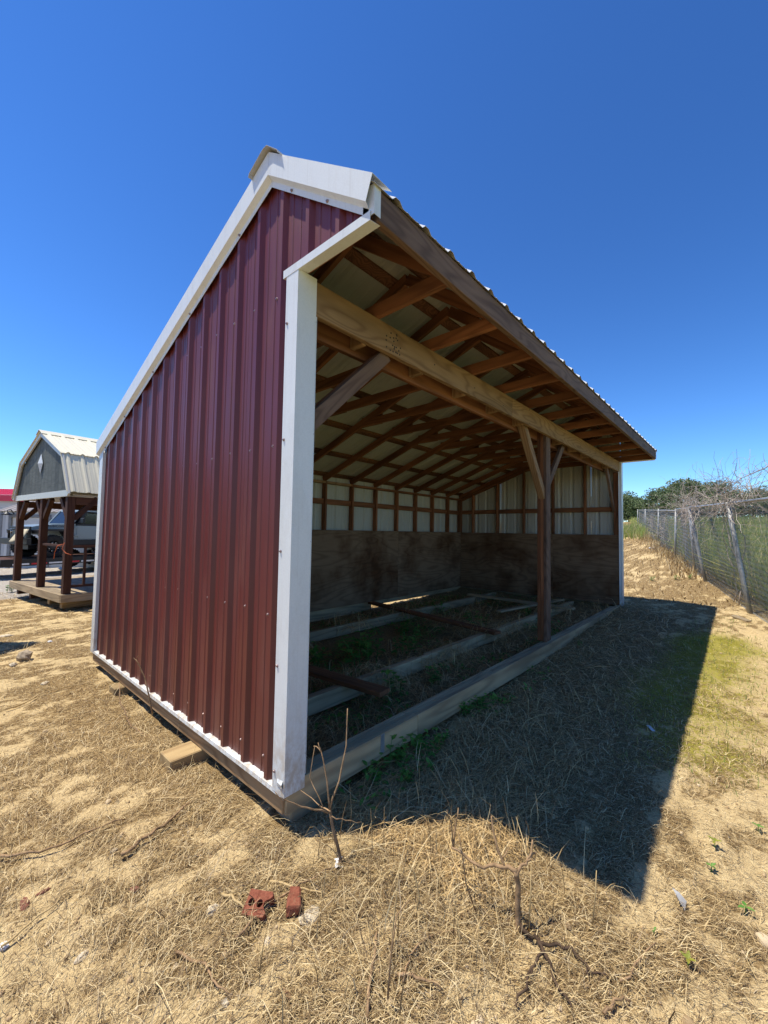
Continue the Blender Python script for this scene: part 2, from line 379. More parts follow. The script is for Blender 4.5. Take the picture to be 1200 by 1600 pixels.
# ------------------------------------------------------------------ ground
def axis(a, b, st, far):
    v = list(np.arange(a, b, st)); s = st; x = v[-1]
    while x < far: s *= 1.13; x += s; v.append(x)
    s = st; x = v[0]; lo = []
    while x > -far: s *= 1.13; x -= s; lo.append(x)
    return np.array(lo[::-1]+v)
def masks(x, y):
    x = np.asarray(x, float); y = np.asarray(y, float)
    n = fbm(x*1.3+5, y*1.3, 31, 4); n2 = fbm(x*3.2, y*3.2+9, 41, 3)
    st = fbm(x*2.6+3, y*5.5+.8*x, 61, 3); th = .50+(n-.5)*1.0+(st-.5)*1.7+(fbm(x*10, y*15, 77, 2)-.5)*1.7
    th = th+.35*np.exp(-((x-.35)/.65)**2-((y+.70)/.38)**2)+.5*np.exp(-((y+.5)/.55)**2)*(x > .3)*(x < 7)
    ins = (x > .1)*(x < 7.3)*(y > 0)*(y < 3.4)
    th = th+.13*(x < 0)*(y > .6)
    th = np.where(ins, .85+(n2-.5)*.5, th)
    th = th+.35*np.exp(-((x+.25)/.35)**2)*(y > -.4)*(y < 3.6)+.28*(x > 8)
    th = th-.25*np.exp(-((x-1.2)/1.2)**2-((y+1.75)/.35)**2)-.22*np.exp(-((x+.75)/.5)**2-((y+.1)/.7)**2)
    mo = .95*np.exp(-((y+1.4)/.6)**2)*np.exp(-((x-4.4)/2.9)**2)+(n-.5)*.8
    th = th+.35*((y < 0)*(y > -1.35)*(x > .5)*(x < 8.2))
    mo = np.where((x < 1.6) | ins, 0, mo)
    lat = (x-CAM.x)*RT.x+(y-CAM.y)*RT.y; dep = (x-CAM.x)*FW.x+(y-CAM.y)*FW.y
    gv = np.clip((dep-8.2)/1.2, 0, 1)*(lat < -3)*np.clip((-lat-3)/2, 0, 1)
    return np.clip(th, 0, 1), np.clip(mo, 0, 1), gv*(.6+.8*(n-.3))
ax = axis(-3.2, 8.2, .04, 900); ay = axis(-3.2, 8.0, .04, 900)
X, Y = np.meshgrid(ax, ay, indexing='ij'); Z = gz(X, Y)
V = np.stack([X, Y, Z], -1).reshape(-1, 3); nx, ny = X.shape
I = np.arange(nx*ny).reshape(nx, ny)
F = np.stack([I[:-1, :-1], I[1:, :-1], I[1:, 1:], I[:-1, 1:]], -1).reshape(-1, 4)
ground = npmesh('ground', V, F, M['soil'], smooth=True); tag(ground, 'bare sandy ground with dead grass and moss', kind='structure')
th, mo, gv = masks(X.ravel(), Y.ravel())
for nm, a in (('thatch', th), ('moss', mo), ('gravel', gv)):
    at = ground.data.attributes.new(nm, 'FLOAT', 'POINT'); at.data.foreach_set('value', a.astype(np.float32))

# crop field beyond the fence
FA = Vector((7.8, -1.76, 0)); FB = Vector((32.8, 3.65, 0)); FDIR = (FB-FA).normalized(); FNR = Vector((FDIR.y, -FDIR.x, 0))
fs = np.concatenate([np.arange(-14, 60, 1.0), np.arange(60, 420, 8)]); ft = np.concatenate([np.arange(.6, 20, .8), np.arange(20, 420, 8)])
S, T = np.meshgrid(fs, ft, indexing='ij')
X = FA.x+S*FDIR.x+T*FNR.x; Y = FA.y+S*FDIR.y+T*FNR.y
V = np.stack([X, Y, gbase(X, Y)+.06], -1).reshape(-1, 3); a, b = X.shape; I = np.arange(a*b).reshape(a, b)
F = np.stack([I[:-1, :-1], I[:-1, 1:], I[1:, 1:], I[1:, :-1]], -1).reshape(-1, 4)
s_ = NT('field_soil'); c_ = s_.co(rnd=False); f_ = s_.noise(c_, .35, 8, .7)
M['field'] = s_.out(s_.ramp(f_, [(.3, (.20, .24, .07)), (.55, (.32, .34, .11)), (.75, (.48, .40, .19))]), .95, .05)
field = npmesh('field', V, F, M['field'], smooth=True); tag(field, 'green and yellow crop field beyond the fence', kind='structure')

# ------------------------------------------------------------------ run-in shed
W, L = 3.45, 7.315; ZB = .165
YP, ZP = .25, 3.575
def rk(y): return ZP-(YP-y)*.745 if y < YP else ZP-(y-YP)*.372      # top of roof over y
YF, YR = -.545, 3.53
shed = thing('run_in_shed', 'long open-fronted livestock shed with dark red metal side wall and white trim', 'shed', (L/2, W/2, 0))
RIB = [.153+.234*i for i in range(-3, 15)]
def rib_profile(s0, s1, ribs, minor=True, ph=.023, pitch=.234):
    """points (along, height) with trapezoid ribs"""
    P = [(s0, 0)]
    for r in ribs:
        if s0+.04 < r < s1-.04: P += [(r-.038, 0), (r-.014, ph), (r+.014, ph), (r+.038, 0)]
        if minor:
            for q in (.078, .156):
                c = r+q*pitch/.234
                if s0+.02 < c < s1-.02: P += [(c-.010, 0), (c-.005, .0035), (c+.005, .0035), (c+.010, 0)]
    P.append((s1, 0)); return sorted(P, key=lambda p: p[0])
# near side wall: metal sheets
def side_sheet(s0, s1, zbot, xw, sgn):
    P = rib_profile(s0, s1, RIB)
    # make the profile carry the break of the roof line at the peak
    if s0 < YP < s1 and all(abs(p[0]-YP) > .002 for p in P):
        for i in range(len(P)-1):
            if P[i][0] < YP < P[i+1][0]:
                t = (YP-P[i][0])/(P[i+1][0]-P[i][0]); P.insert(i+1, (YP, P[i][1]+t*(P[i+1][1]-P[i][1]))); break
    A = lambda p: (xw-sgn*p[1], p[0], zbot); B = lambda p: (xw-sgn*p[1], p[0], rk(p[0])-.03)
    return sheet('wall_sheet', P, -.0015*1, A, B, [M['red'], M['back']], shed)
cuts = [-.001, .504, 1.44, 2.376, W+.0]
side_sheet(YF+.04, -.004, 2.845, 0, 1)
for a, b in zip(cuts[:-1], cuts[1:]): side_sheet(a+.001, b-.001, ZB, 0, 1)
for a, b in zip(cuts[:-1], cuts[1:]): side_sheet(a+.001, b-.001, ZB, L, -1)
side_sheet(YF+.04, -.004, 2.845, L, -1)
# rear wall sheets (seen from inside)
rx = [k*.9144 for k in range(9)]; rx[-1] = L
for a, b in zip(rx[:-1], rx[1:]):
    P = rib_profile(a+.001, b-.001, [a+.115+.2286*i for i in range(4)])
    sheet('rear_wall_sheet', P, -.0015, lambda p: (p[0], W+p[1], ZB), lambda p: (p[0], W+p[1], rk(W)-.004), [M['red'], M['back']], shed)
# roof sheets
edge = [-.045]+[k*.9144 for k in range(1, 8)]+[L+.045]
def roof_sheet(a, b, y0, y1):
    k0 = (b-.9144); P = rib_profile(a, b, [k0+.114+.2286*i for i in range(4)])
    sheet('roof_sheet', P, -.0015, lambda p: (p[0], y0, rk(y0)+p[1]), lambda p: (p[0], y1, rk(y1)+p[1]), [M['roof'], M['back']], shed)
for a, b in zip(edge[:-1], edge[1:]):
    roof_sheet(a, b, YP-.004, YF-.03); roof_sheet(a, b, YP+.004, YR)
# rake trim: bent flashing on both gables
def rake(y0, y1, k0, xs, sgn):
    P = [(.07, .03), (-.058, .03), (-.058, -.105), (-.03, -.125), (-.03, -.16)]
    f = lambda y, k: (lambda p: (xs+sgn*p[0], y+k*(p[1]-.03), rk(y)+p[1]+(k*(p[1]-.03))*(.745 if y < YP else -.372)))
    return sheet('rake_trim', P, .0018, f(y0, k0), f(y1, 0), [M['trim'], M['trim']], shed)
rake(YF-.03, YP-.001, -.28, 0, 1); rake(YR+.02, YP+.001, .1, 0, 1)
rake(YF-.03, YP-.001, -.28, L, -1); rake(YR+.02, YP+.001, .1, L, -1)
# ridge cap
P = [(YP+.19, -.19*.372+.034), (YP+.03, .045), (YP, .055), (YP-.03, .04), (YP-.17, -.17*.745+.034)]
P = [(YP+.17, -.17*.372+.024), (YP+.16, -.16*.372+.038), (YP+.02, .038), (YP-.02, .036), (YP-.125, -.125*.745+.038), (YP-.135, -.135*.745+.024)]
for a, b in ((-.085, 2.4), (2.39, 4.9), (4.89, L+.085)):
    sheet('ridge_cap', P, -.002, lambda p: (a, p[0], ZP+p[1]+(.002 if a > 0 and a < 4 else 0)), lambda p: (b, p[0], ZP+p[1]+(.002 if a > 0 and a < 4 else 0)), [M['cap'], M['cap']], shed)
# corner trims (front corners wide, rear corner)
def corner(xs, sgn, y0, ys, wx, wy, z0, z1, fl=True):
    P = ([(wx+.04, .010), (wx, .010)] if fl else [])+[(wx, -.03), (-.032, -.03), (-.032, wy), (-.004, wy)]
    if sgn*ys < 0: pass
    f = lambda z: (lambda p: (xs+sgn*p[0], y0+ys*p[1], z))
    return sheet('corner_trim', P, .0018, f(z0), f(z1), [M['trim'], M['trim']], shed)
corner(0, 1, 0, 1, .087, .07, ZB-.012, 2.815); corner(L, -1, 0, 1, .087, .07, ZB+.01, 2.815); corner(0, 1, W, -1, .06, .075, ZB-.01, rk(W)-.13, False)
corner(L, -1, W, -1, .06, .075, ZB, rk(W)-.13, False)
# a dent at the foot of the near corner trim is a separate bent lip
obj('trim_lip', [(-.0345, -.02, .232), (-.0345, .03, .225), (-.047, -.024, .216), (-.040, .022, .212), (-.0345, -.02, .19), (-.0345, .03, .19)], [(0, 2, 3, 1), (2, 4, 5, 3)], M['trim'], shed)
# soffit edge trim of the overhang, gable ends
for xs, sg in ((0, 1), (L, -1)):
    P = [(.03, 2.822), (-.034, 2.812), (-.034, 2.852), (-.006, 2.856)]
    sheet('soffit_trim', P, .0018, lambda p: (xs+sg*p[0], YF-.0, p[1]), lambda p: (xs+sg*p[0], .10, p[1]-.0), [M['trim'], M['trim']], shed)
    sheet('fascia_end_trim', [(.012, YF-.018), (-.030, YF-.018), (-.030, YF+.05)], -.0018, lambda p: (xs+sg*p[0], p[1], 2.835), lambda p: (xs+sg*p[0], p[1], rk(YF)-.01), [M['trim'], M['trim']], shed)
# base flashing on near side and the rim board beneath
sheet('base_flashing', [(0.0, ZB+.006), (-.030, ZB-.001), (-.033, ZB-.022), (-.026, ZB-.026)], .0015, lambda p: (p[0], -.025, p[1]), lambda p: (p[0], W+.03, p[1]), [M['trim'], M['trim']], shed)
abox('rim_board', -.012, .028, .012, W+.02, .045, ZB-.008, M['header'], shed, along='y')
abox('rim_board', L-.028, L+.012, .115, W+.02, .10, ZB+.004, M['sill'], shed, along='y')
abox('rear_rim_board', .03, 4.2, W-.06, W-.02, .02, ZB+.04, M['sill'], shed); abox('rear_rim_board', 4.25, L-.03, W-.06, W-.02, .11, ZB+.04, M['sill'], shed)
# fascia boards
abox('fascia_board', .004, 4.27, YF-.016, YF+.022, 2.822, 2.962, M['fascia'], shed); abox('fascia_board', 4.273, L-.004, YF-.016, YF+.022, 2.822, 2.962, M['fascia'], shed)
# trusses: rear rafter, front rafter, bottom chord; each timber a piece
TX = [.025]+[.6096*k for k in range(1, 12)]+[L-.025]
DZ = .045
for x in TX:
    d = .089
    r0 = (x, W-.02, rk(W-.02)-DZ-d*.53); r1 = (x, YP+.0, rk(YP)-DZ-d*.53)
    board('rafter', r0, r1, .038, d, M['rafter'], shed, (1, 0, 0))
    board('front_rafter', (x, YP-.002, rk(YP)-DZ-d*.62), (x, YF+.026, rk(YF+.026)-DZ-d*.62), .038, d*.95, M['rafter'], shed, (1, 0, 0))
    board('bottom_chord', (x+.001, YF+.024, 2.8775), (x+.001, 1.93, 2.8445), .0385, d, M['rafter'], shed, (1, 0, 0))
    # plywood gusset at the heel and the joint
    abox('gusset', x+.0205, x+.030, 1.62, 1.98, 2.80, 2.93, M['rafter'], shed, c=.001, along='y')
# purlins under the sheets
for y in (3.40, 2.82, 2.2, 1.6, .98, .40):
    zc = rk(y)-.021; sl_ = .372
    board('purlin', (-.035, y, zc), (L+.035, y, zc), .089, .036, M['purlin'], shed, Vector((0, 1, -sl_)))
for y in (.10, -.22, -.49):
    zc = rk(y)-.022
    board('purlin', (-.035, y, zc), (L+.035, y, zc), .085, .036, M['purlin'], shed, Vector((0, 1, .745)))
# header
abox('header_board', .092, 2.62, 0, .038, 2.636, 2.826, M['header'], shed); abox('header_board', 2.622, L-.092, 0, .038, 2.636, 2.826, M['header'], shed)
abox('inner_header_board', .092, L-.092, .152, .19, 2.60, 2.79, M['rafter'], shed)
for k in range(1, 12):
    if k != 6: abox('spacer_block', .6096*k-.1, .6096*k-.06, .0385, .1515, 2.632, 2.76, M['header'], shed, along='z')
# posts, plies
for yy, m in ((.040, 'fascia'), (.078, 'rafter'), (.116, 'rafter')): abox('post_ply', 3.66, 3.795, yy, yy+.036, .192, 2.72, M[m], shed, along='z')
abox('corner_post', .022, .088, .0, .09, .19, 2.63, M['rafter'], shed, along='z'); abox('corner_post', L-.088, L-.022, .012, .1, .19, 2.63, M['rafter'], shed, along='z')
abox('corner_post', .02, .108, W-.1, W-.012, .19, rk(W-.1)-.14, M['rafter'], shed, along='z'); abox('corner_post', L-.108, L-.02, W-.1, W-.012, .19, rk(W-.1)-.14, M['rafter'], shed, along='z')
# knee braces
for y in (.062, .102): board('knee_brace', (.06, y, 1.98), (.76, y, 2.65), .038, .089, M['rafter' if y > .08 else 'fascia'], shed, (0, 1, 0))
board('knee_brace', (3.06, .1, 2.70), (3.70, .1, 1.90), .075, .085, M['header'], shed, (0, 1, 0))
board('knee_brace', (4.42, .1, 2.66), (3.77, .1, 1.98), .04, .085, M['fascia'], shed, (0, 1, 0))
board('knee_brace', (6.72, .1, 2.66), (7.24, .1, 1.92), .04, .085, M['fascia'], shed, (0, 1, 0))
# sill: three plies with staggered joints
for yy, js in ((.0, (.0, 1.09, 4.6, L)), (.0395, (.1, 2.3, 6.1, L-.01)), (.079, (.1, 1.05, 3.3, 7.0))):
    for a, b in zip(js[:-1], js[1:]): abox('sill_board', a+.002, b-.002, yy-.002, yy+.0345, .038+(.002 if yy else 0), .188-yy*.04, M['sill'], shed)
abox('strap_plate', .70, .735, -.0045, -.0025, .07, .185, M['galv'], shed, c=.0005)
# rear wall framing
HW = rk(W-.05)-.05
def framing_x(x0, x1):
    for k in range(1, 12): abox('stud', .6096*k-.019, .6096*k+.019, W-.1, W-.012, .19, HW-.085, M['rafter'], shed, along='z')
    for k in range(12):
        a = .6096*k+(.02 if k else .11); b = .6096*(k+1)-(.02 if k < 11 else .11)
        abox('girt', a, b, W-.062, W-.022, 1.89, 1.978, M['rafter'], shed)
    abox('top_plate', .03, 3.6, W-.1, W-.012, HW-.125, HW-.087, M['header'], shed); abox('top_plate', 3.603, L-.03, W-.1, W-.012, HW-.125, HW-.087, M['rafter'], shed)
framing_x(0, L)
for xa, xs in ((.012, 1), (L-.012, -1)):
    for k in range(1, 6):
        y = .6096*k-.01; x0, x1 = sorted((xa, xa+xs*.088)); abox('stud', x0, x1, y-.019, y+.019, .19, rk(y)-.17 if y > .3 else rk(y)-.3, M['rafter'], shed, along='z')
    for k in range(6):
        a = (.6096*k-.01+.02) if k else .105; b = (.6096*(k+1)-.01-.02) if k < 5 else W-.11
        x0, x1 = sorted((xa+xs*.012, xa+xs*.05)); abox('girt', x0, x1, a, b, 1.90, 1.988, M['rafter'], shed, along='y')
    for y0, y1 in ((.3, W-.02),):
        board('gable_plate', (xa+xs*.045, y0, rk(y0)-.19), (xa+xs*.045, y1, rk(y1)-.19), .085, .038, M['rafter'], shed, (1, 0, 0))
# plywood kick panels
for a, b in ((.03, 2.44), (2.443, 4.88), (4.883, L-.115)): board('kick_panel', (a, W-.109, .832), (b, W-.109, .832), .013, 1.275, M['ply'], shed, (0, 1, 0), .001)
for xa in (.108, L-.108):
    for a, b in ((.02, 1.2), (1.203, W-.12)): board('kick_panel', (xa, a, .828), (xa, b, .828), .013, 1.275, M['ply'], shed, (1, 0, 0), .001)
# runners and ties of the open floor
for y, js in ((.80, (.1, 2.05, 5.1, 7.2)), (2.42, (.1, 2.5, 7.2))):
    for a, b in zip(js[:-1], js[1:]): abox('floor_runner', a+.002, b-.002, y, y+.04, .03, .165, M['sill'], shed); abox('floor_runner', a+.302, b+(.15 if b < 7 else -.05), y+.042, y+.08, .032, .161, M['sill'], shed)
board('cross_tie', (1.22, .42, .187), (1.02, 2.3, .184), .14, .036, M['rafter'], shed)
board('cross_tie', (3.66, .66, .187), (4.1, 3.3, .184), .14, .036, M['rafter'], shed)
board('cross_tie', (6.2, .5, .187), (6.3, 2.6, .184), .14, .036, M['sill'], shed)
board('loose_plank', (5.0, 1.3, .19), (7.0, .95, .20), .09, .03, M['sill'], shed)
# old nail heads in the header
nv, nf = lathe_geo([(.0001, .002), (.005, .0018), (.006, 0)], 8); nmesh = mesh('nail', nv, nf, M['black'])
for k in range(34):
    x_ = .78+random.gauss(0, .05) if k < 22 else random.choice(TX[1:-1])+random.uniform(-.03, .03)
    o = bpy.data.objects.new('nail', nmesh); o.matrix_basis = Matrix.Translation((x_, -.0005, random.uniform(2.65, 2.81))) @ Vector((0, -1, 0)).to_track_quat('Z', 'Y').to_matrix().to_4x4(); link(o, shed)
# fixing screws
sv, sf = lathe_geo([(0.0001, .009), (.005, .0085), (.0065, .004), (.0085, .0025), (.0085, 0)], 8)
smesh = mesh('screw', sv, sf, M['screw'])
def screw(p, n):
    o = bpy.data.objects.new('screw', smesh); o.matrix_basis = Matrix.Translation(p) @ Vector(n).to_track_quat('Z', 'Y').to_matrix().to_4x4(); link(o, shed)
for z in (.27, 1.005, 1.925, 2.76):
    for r in RIB:
        if r < 0: continue
        if z < rk(r)-.25: screw((-.001, r+.052+random.uniform(-.006, .006), z+random.uniform(-.012, .012)), (-1, 0, 0))
for z in (.3, .82, 1.4, 1.98, 2.6):
    screw((-.033, .055, z-.05), (-1, 0, 0)); screw((.112, .009, z), (0, -1, 0)); screw((.115-.01, -.0+.009, z+.0), (0, -1, 0)) if False else None
for y in (-.25, .05, .6, 1.3, 2.0, 2.7, 3.3): screw((-.031, y, rk(y)-.145), (-1, 0, 0))

# support timbers poking out under the side wall
for (x0, x1, y0, y1, lab) in ((-.20, .5, .90, 1.07, 'pale squared timber block poking out under the red wall, nearer one'), (-.09, .5, 2.42, 2.58, 'shaded timber block under the far half of the red wall')):
    o = abox('timber_block', x0, x1, y0, y1, -.09, .042, M['block'], None, c=.006); tag(o, lab, 'timber block', 'timber blocks under the shed')
o = abox('timber_block', .05, .4, .02, .16, -.10, .034, M['sill'], None, c=.006); tag(o, 'dark timber block under the near front corner of the shed', 'timber block', 'timber blocks under the shed')

# ------------------------------------------------------------------ chain-link fence
fence = thing('chain_link_fence', 'grey chain-link fence running along the field behind the shed shadow', 'fence', (7.8, -1.76, G(7.8, -1.76)))
FOS, FOV = [-6.9, -3.4, 0, 3.75, 5.2, 9.4, 40], [-.05, -.1, -.2, -.3, -.1, .05, 0]      # how far the fence top leans over
def fpt(s, h=0.):
    k = float(np.interp(s, FOS, FOV))*h/1.83; x = FA.x+FDIR.x*s+FNR.x*k; y = FA.y+FDIR.y*s+FNR.y*k; return Vector((x, y, float(gbase(x, y))+h))
FPOST = [(-6.9, 0, 0), (-3.4, .02, 0), (0, .26, .0), (3.75, .18, 0), (5.2, -.02, 0), (9.4, .05, 0), (16.0, -.05, 0), (25.6, .03, 0), (36, 0, 0)]
FH = 1.83
for s, lean, off in FPOST:
    b = fpt(s, -.1); t = fpt(s+lean, FH+.02)+FNR*off
    if abs(lean) < .1: pts = [b, b.lerp(t, .5), t]
    else: pts = [b, b.lerp(t, .3)+FDIR*.01, b.lerp(t, .65)+FDIR*.015, t]
    tube('post', pts, .036, M['post'], fence, 10)
tube('top_rail', [fpt(s, FH) for s in (-6.9, -3.4, .26, 3.93)], .021, M['galv'], fence, 8)
tube('top_rail', [fpt(s, FH) for s in (3.93, 5.2, 9.4)], .021, M['galv'], fence, 8)
tube('top_rail', [fpt(s, FH-.05) for s in (9.4, 16, 25.6, 36)], .018, M['galv'], fence, 8)
tube('barb_arm', [fpt(9.4, FH), fpt(8.6, FH+.32)-FNR*.05], .012, M['galv'], fence, 6)
tube('barb_arm', [fpt(5.2, FH), fpt(4.5, FH+.27)-FNR*.05], .012, M['galv'], fence, 6)
def chain(s0, s1, pitch, r):
    """zig-zag wires, three-sided, bellied a little"""
    n = int((s1-s0)/pitch); rows = int(FH/pitch); Vs = []; Fs = []; off = 0
    for i in range(n+1):
        sg = np.array([((i+(j % 2 if True else 0))*pitch) for j in range(rows+1)])+s0
        h = np.linspace(.0, FH-.01, rows+1)
        sway = np.interp(sg, FOS, FOV)*h/1.83+.05*np.sin(sg*.9)*np.sin(h/FH*3.1)+.03*(vnoise(sg*1.7, h*2, 5)-.5)
        h = h-.02*np.sin(sg*.8)
        x = FA.x+FDIR.x*sg+FNR.x*(.05+sway); y = FA.y+FDIR.y*sg+FNR.y*(.05+sway); z = gbase(x, y)+h
        P = np.stack([x, y, z], -1)
        # offset corners of a thin triangular wire
        ring = np.array([FDIR*r, (FNR*r*.9-FDIR*r*.5), (-FNR*r*.9-FDIR*r*.5)])
        v = (P[:, None, :]+ring[None]).reshape(-1, 3); Vs.append(v)
        k = np.arange(rows)[:, None]*3
        f = np.concatenate([np.stack([off+k+a, off+k+(a+1) % 3, off+k+3+(a+1) % 3, off+k+3+a], -1) for a in range(3)], 1).reshape(-1, 4); Fs.append(f)
        off += len(v)
    return np.concatenate(Vs), np.concatenate(Fs)
ss = [p[0] for p in FPOST]
for k, (a, b) in enumerate(zip(ss[:-1], ss[1:])):
    pit = .042 if b < 6 else (.055 if b < 17 else .09); rr = .0027 if b < 6 else (.0026 if b < 17 else .004)
    v, f = chain(a, b, pit, rr); npmesh('chain_mesh', v, f, M['wire'], fence)

# ------------------------------------------------------------------ dead vines on the fence
def wander(p, d, n, step, jit, grav=0.):
    pts = [Vector(p)]; d = Vector(d).normalized()
    for _ in range(n):
        d = (d+Vector((random.gauss(0, jit), random.gauss(0, jit), random.gauss(0, jit)-grav))).normalized(); pts.append(pts[-1]+d*step)
    return pts
def tangle(name, label, s0, s1, zc, count, spread, ln, parent_group):
    b = fpt((s0+s1)/2); t = thing(name, label, 'vine', b, parent_group); geo = []
    for i in range(count):
        s = random.uniform(s0, s1); p = fpt(s, zc+random.gauss(0, spread))+FNR*random.gauss(0, .1)
        d = Vector((random.gauss(0, 1), random.gauss(0, .6), random.gauss(0, .7))); n = random.randint(5, 11)
        pts = wander(p, d, n, ln*random.uniform(.6, 1.3)/n, .35); r = random.uniform(.0022, .005)
        geo.append(tube_geo(pts, np.linspace(r, r*.4, len(pts)), 4, False))
    obj('twig_mass', *merge(geo), M['vine'], t)
    for i in range(3):
        s = random.uniform(s0, s1); q = [fpt(s, 0)]
        for h in np.linspace(.2, zc, 9): q.append(fpt(s+random.gauss(0, .05)+(h-.2)*random.uniform(-.1, .1), h)+FNR*(.06+random.gauss(0, .03)))
        tube('stem', q, np.linspace(.010, .005, len(q)), M['vine'], t, 6)
    return t
VG = 'dead vines on the fence'
t1 = tangle('dead_vine', 'thick grey tangle of dead vine over the fence rail by the leaning near post', -1.2, 1.3, 1.9, 230, .15, .75, VG)
t2 = tangle('dead_vine', 'grey tangle of dead vine around the fence posts in the middle distance', 2.6, 6.0, 1.85, 230, .2, .8, VG)
t3 = tangle('dead_vine', 'low thin dead vine along the far end of the fence', 9, 22, 1.2, 160, .5, 1.2, VG)
for s, dx, L_ in ((.6, -.3, .8), (3.4, .5, .75), (3.7, -.6, .8), (4.2, .1, .7), (5.3, -.4, .6), (-.9, .5, .9)):
    p = fpt(s, 1.85); pts = wander(p, FDIR*dx+Vector((0, 0, 1)), 7, L_/7, .12); tube('shoot', pts, np.linspace(.005, .0018, 8), M['vine'], t1 if s < 2 else t2, 5)
# long bare branch reaching over the near post from beyond the frame
geo = []
main = [fpt(-2.6, 2.5)+FNR*.3, fpt(-1.8, 2.42)+FNR*.25, fpt(-1.0, 2.30)+FNR*.2, fpt(-.3, 2.22)+FNR*.1, fpt(.4, 2.1)+FNR*.1]
geo.append(tube_geo(main, [.011, .009, .008, .006, .003], 5))
for i in range(26):
    k = random.random()*3.9; a = main[int(k)].lerp(main[int(k)+1], k % 1)
    geo.append(tube_geo(wander(a, (random.gauss(.2, 1), random.gauss(0, .5), random.gauss(.2, .8)), 5, random.uniform(.03, .06), .3), np.linspace(.004, .0015, 6), 4, False))
obj('branch', *merge(geo), M['vine'], t1)

# ------------------------------------------------------------------ blades: shared generator
def blades(name, x, y, h, wd, lean, mat, label, seg=2, zoff=-.01, base=gbase):
    n = len(x); az = rng.uniform(0, 2*math.pi, n); la = rng.uniform(0, 2*math.pi, n); ln = np.abs(rng.normal(0, lean, n))
    z = base(x, y)+zoff; Vs = []
    for k in range(seg+1):
        t = k/seg; wk = wd*(1-t**1.5)*.5+.0006
        cx = x+np.cos(la)*ln*h*t*t; cy = y+np.sin(la)*ln*h*t*t; cz = z+h*t*(1-.35*ln*t)
        Vs.append(np.stack([cx-np.cos(az)*wk, cy-np.sin(az)*wk, cz], -1)); Vs.append(np.stack([cx+np.cos(az)*wk, cy+np.sin(az)*wk, cz], -1))
    V = np.stack(Vs, 1).reshape(-1, 3); st = 2*(seg+1); b = np.arange(n)[:, None]*st
    F = np.concatenate([b+np.array([[2*k, 2*k+1, 2*k+3, 2*k+2]]) for k in range(seg)], 1).reshape(-1, 4)
    o = npmesh(name, V, F, mat); return tag(o, label, 'grass', kind='stuff')
n = 52000; s = rng.uniform(0, 1, n)**1.6*70-6; t = .35+rng.uniform(0, 1, n)**1.7*30
x = FA.x+FDIR.x*s+FNR.x*t; y = FA.y+FDIR.y*s+FNR.y*t; dist = np.hypot(x-CAM.x, y-CAM.y)
hh = rng.uniform(.45, 1.0, n)*(1+.3*np.sin(s*.8)); blades('crop_grass', x, y, hh, .014+dist*.0018, .62, M['crop'], 'tall green and yellow crop growing in the field beyond the fence')
n = 2600; s = rng.uniform(4, 34, n); t = rng.normal(-.1, .22, n)
x = FA.x+FDIR.x*s+FNR.x*t; y = FA.y+FDIR.y*s+FNR.y*t
blades('fence_weeds', x, y, rng.uniform(.1, .45, n), .02, .5, M['straw'], 'dry weeds and dead grass along the foot of the fence')
n = 2500; c = cf(17.5, 30); x = rng.normal(c.x, 2.2, n); y = rng.normal(c.y, 1.8, n)
blades('green_weeds', x, y, rng.uniform(.3, 1.1, n), .06, .4, M['crop'], 'patch of tall green weeds at the far end of the fence')

# ------------------------------------------------------------------ distant trees
def tree(lat, dep, h, r, label, nleaf=11000, sq=.8):
    b = cf(lat, dep); b.z = float(gbase(b.x, b.y)); t = thing('leafy_tree', label, 'tree', b, 'trees beyond the field')
    tr = [b, b+Vector((.1, 0, h*.25)), b+Vector((random.uniform(-.3, .3), 0, h*.5)), b+Vector((0, .2, h*.8))]
    geo = [tube_geo(tr, [r*.07, r*.055, r*.04, .04], 7)]; tips = []
    for k in range(9):
        a = random.uniform(0, 6.28); p0 = tr[1].lerp(tr[3], random.random()); p1 = p0+Vector((math.cos(a)*r*.6, math.sin(a)*r*.6, r*random.uniform(.1, .5)))
        geo.append(tube_geo([p0, p0.lerp(p1, .5)+Vector((0, 0, .15*r)), p1], [r*.03, r*.02, .02], 5)); tips.append(p1)
    obj('trunk', *merge(geo), M['bark'], t)
    # lumps on an uneven dome, leaves scattered through each lump's shell
    lumps = []
    for k in range(60):
        a = random.uniform(0, 6.28); e = random.uniform(-.75, 1.4); q = random.uniform(.55, .95)
        lumps.append((b+Vector((math.cos(a)*math.cos(e)*r*q, math.sin(a)*math.cos(e)*r*q, h*.44+math.sin(e)*h*.5*q)), r*random.uniform(.2, .38)))
    C = np.array([l[0] for l in lumps]); R = np.array([l[1] for l in lumps]); i = rng.integers(0, len(lumps), nleaf)
    d = rng.normal(0, 1, (nleaf, 3)); d /= np.linalg.norm(d, axis=1)[:, None]; p = C[i]+d*(R[i]*rng.uniform(.55, 1.08, nleaf)**.6)[:, None]*np.array([1, 1, sq])
    p[:, 2] = np.maximum(p[:, 2], b.z+rng.uniform(0, .5, nleaf))
    u = rng.normal(0, 1, (nleaf, 3)); u /= np.linalg.norm(u, axis=1)[:, None]; v = np.cross(u, d+rng.normal(0, .5, (nleaf, 3))); v /= np.linalg.norm(v, axis=1)[:, None]
    sz = rng.uniform(.1, .24, nleaf)[:, None]*(r/4.5)
    V = np.stack([p-u*sz, p+v*sz*.6, p+u*sz, p-v*sz*.6], 1).reshape(-1, 3); F = np.arange(nleaf*4).reshape(-1, 4)
    npmesh('crown', V, F, M['tleaf'], t)
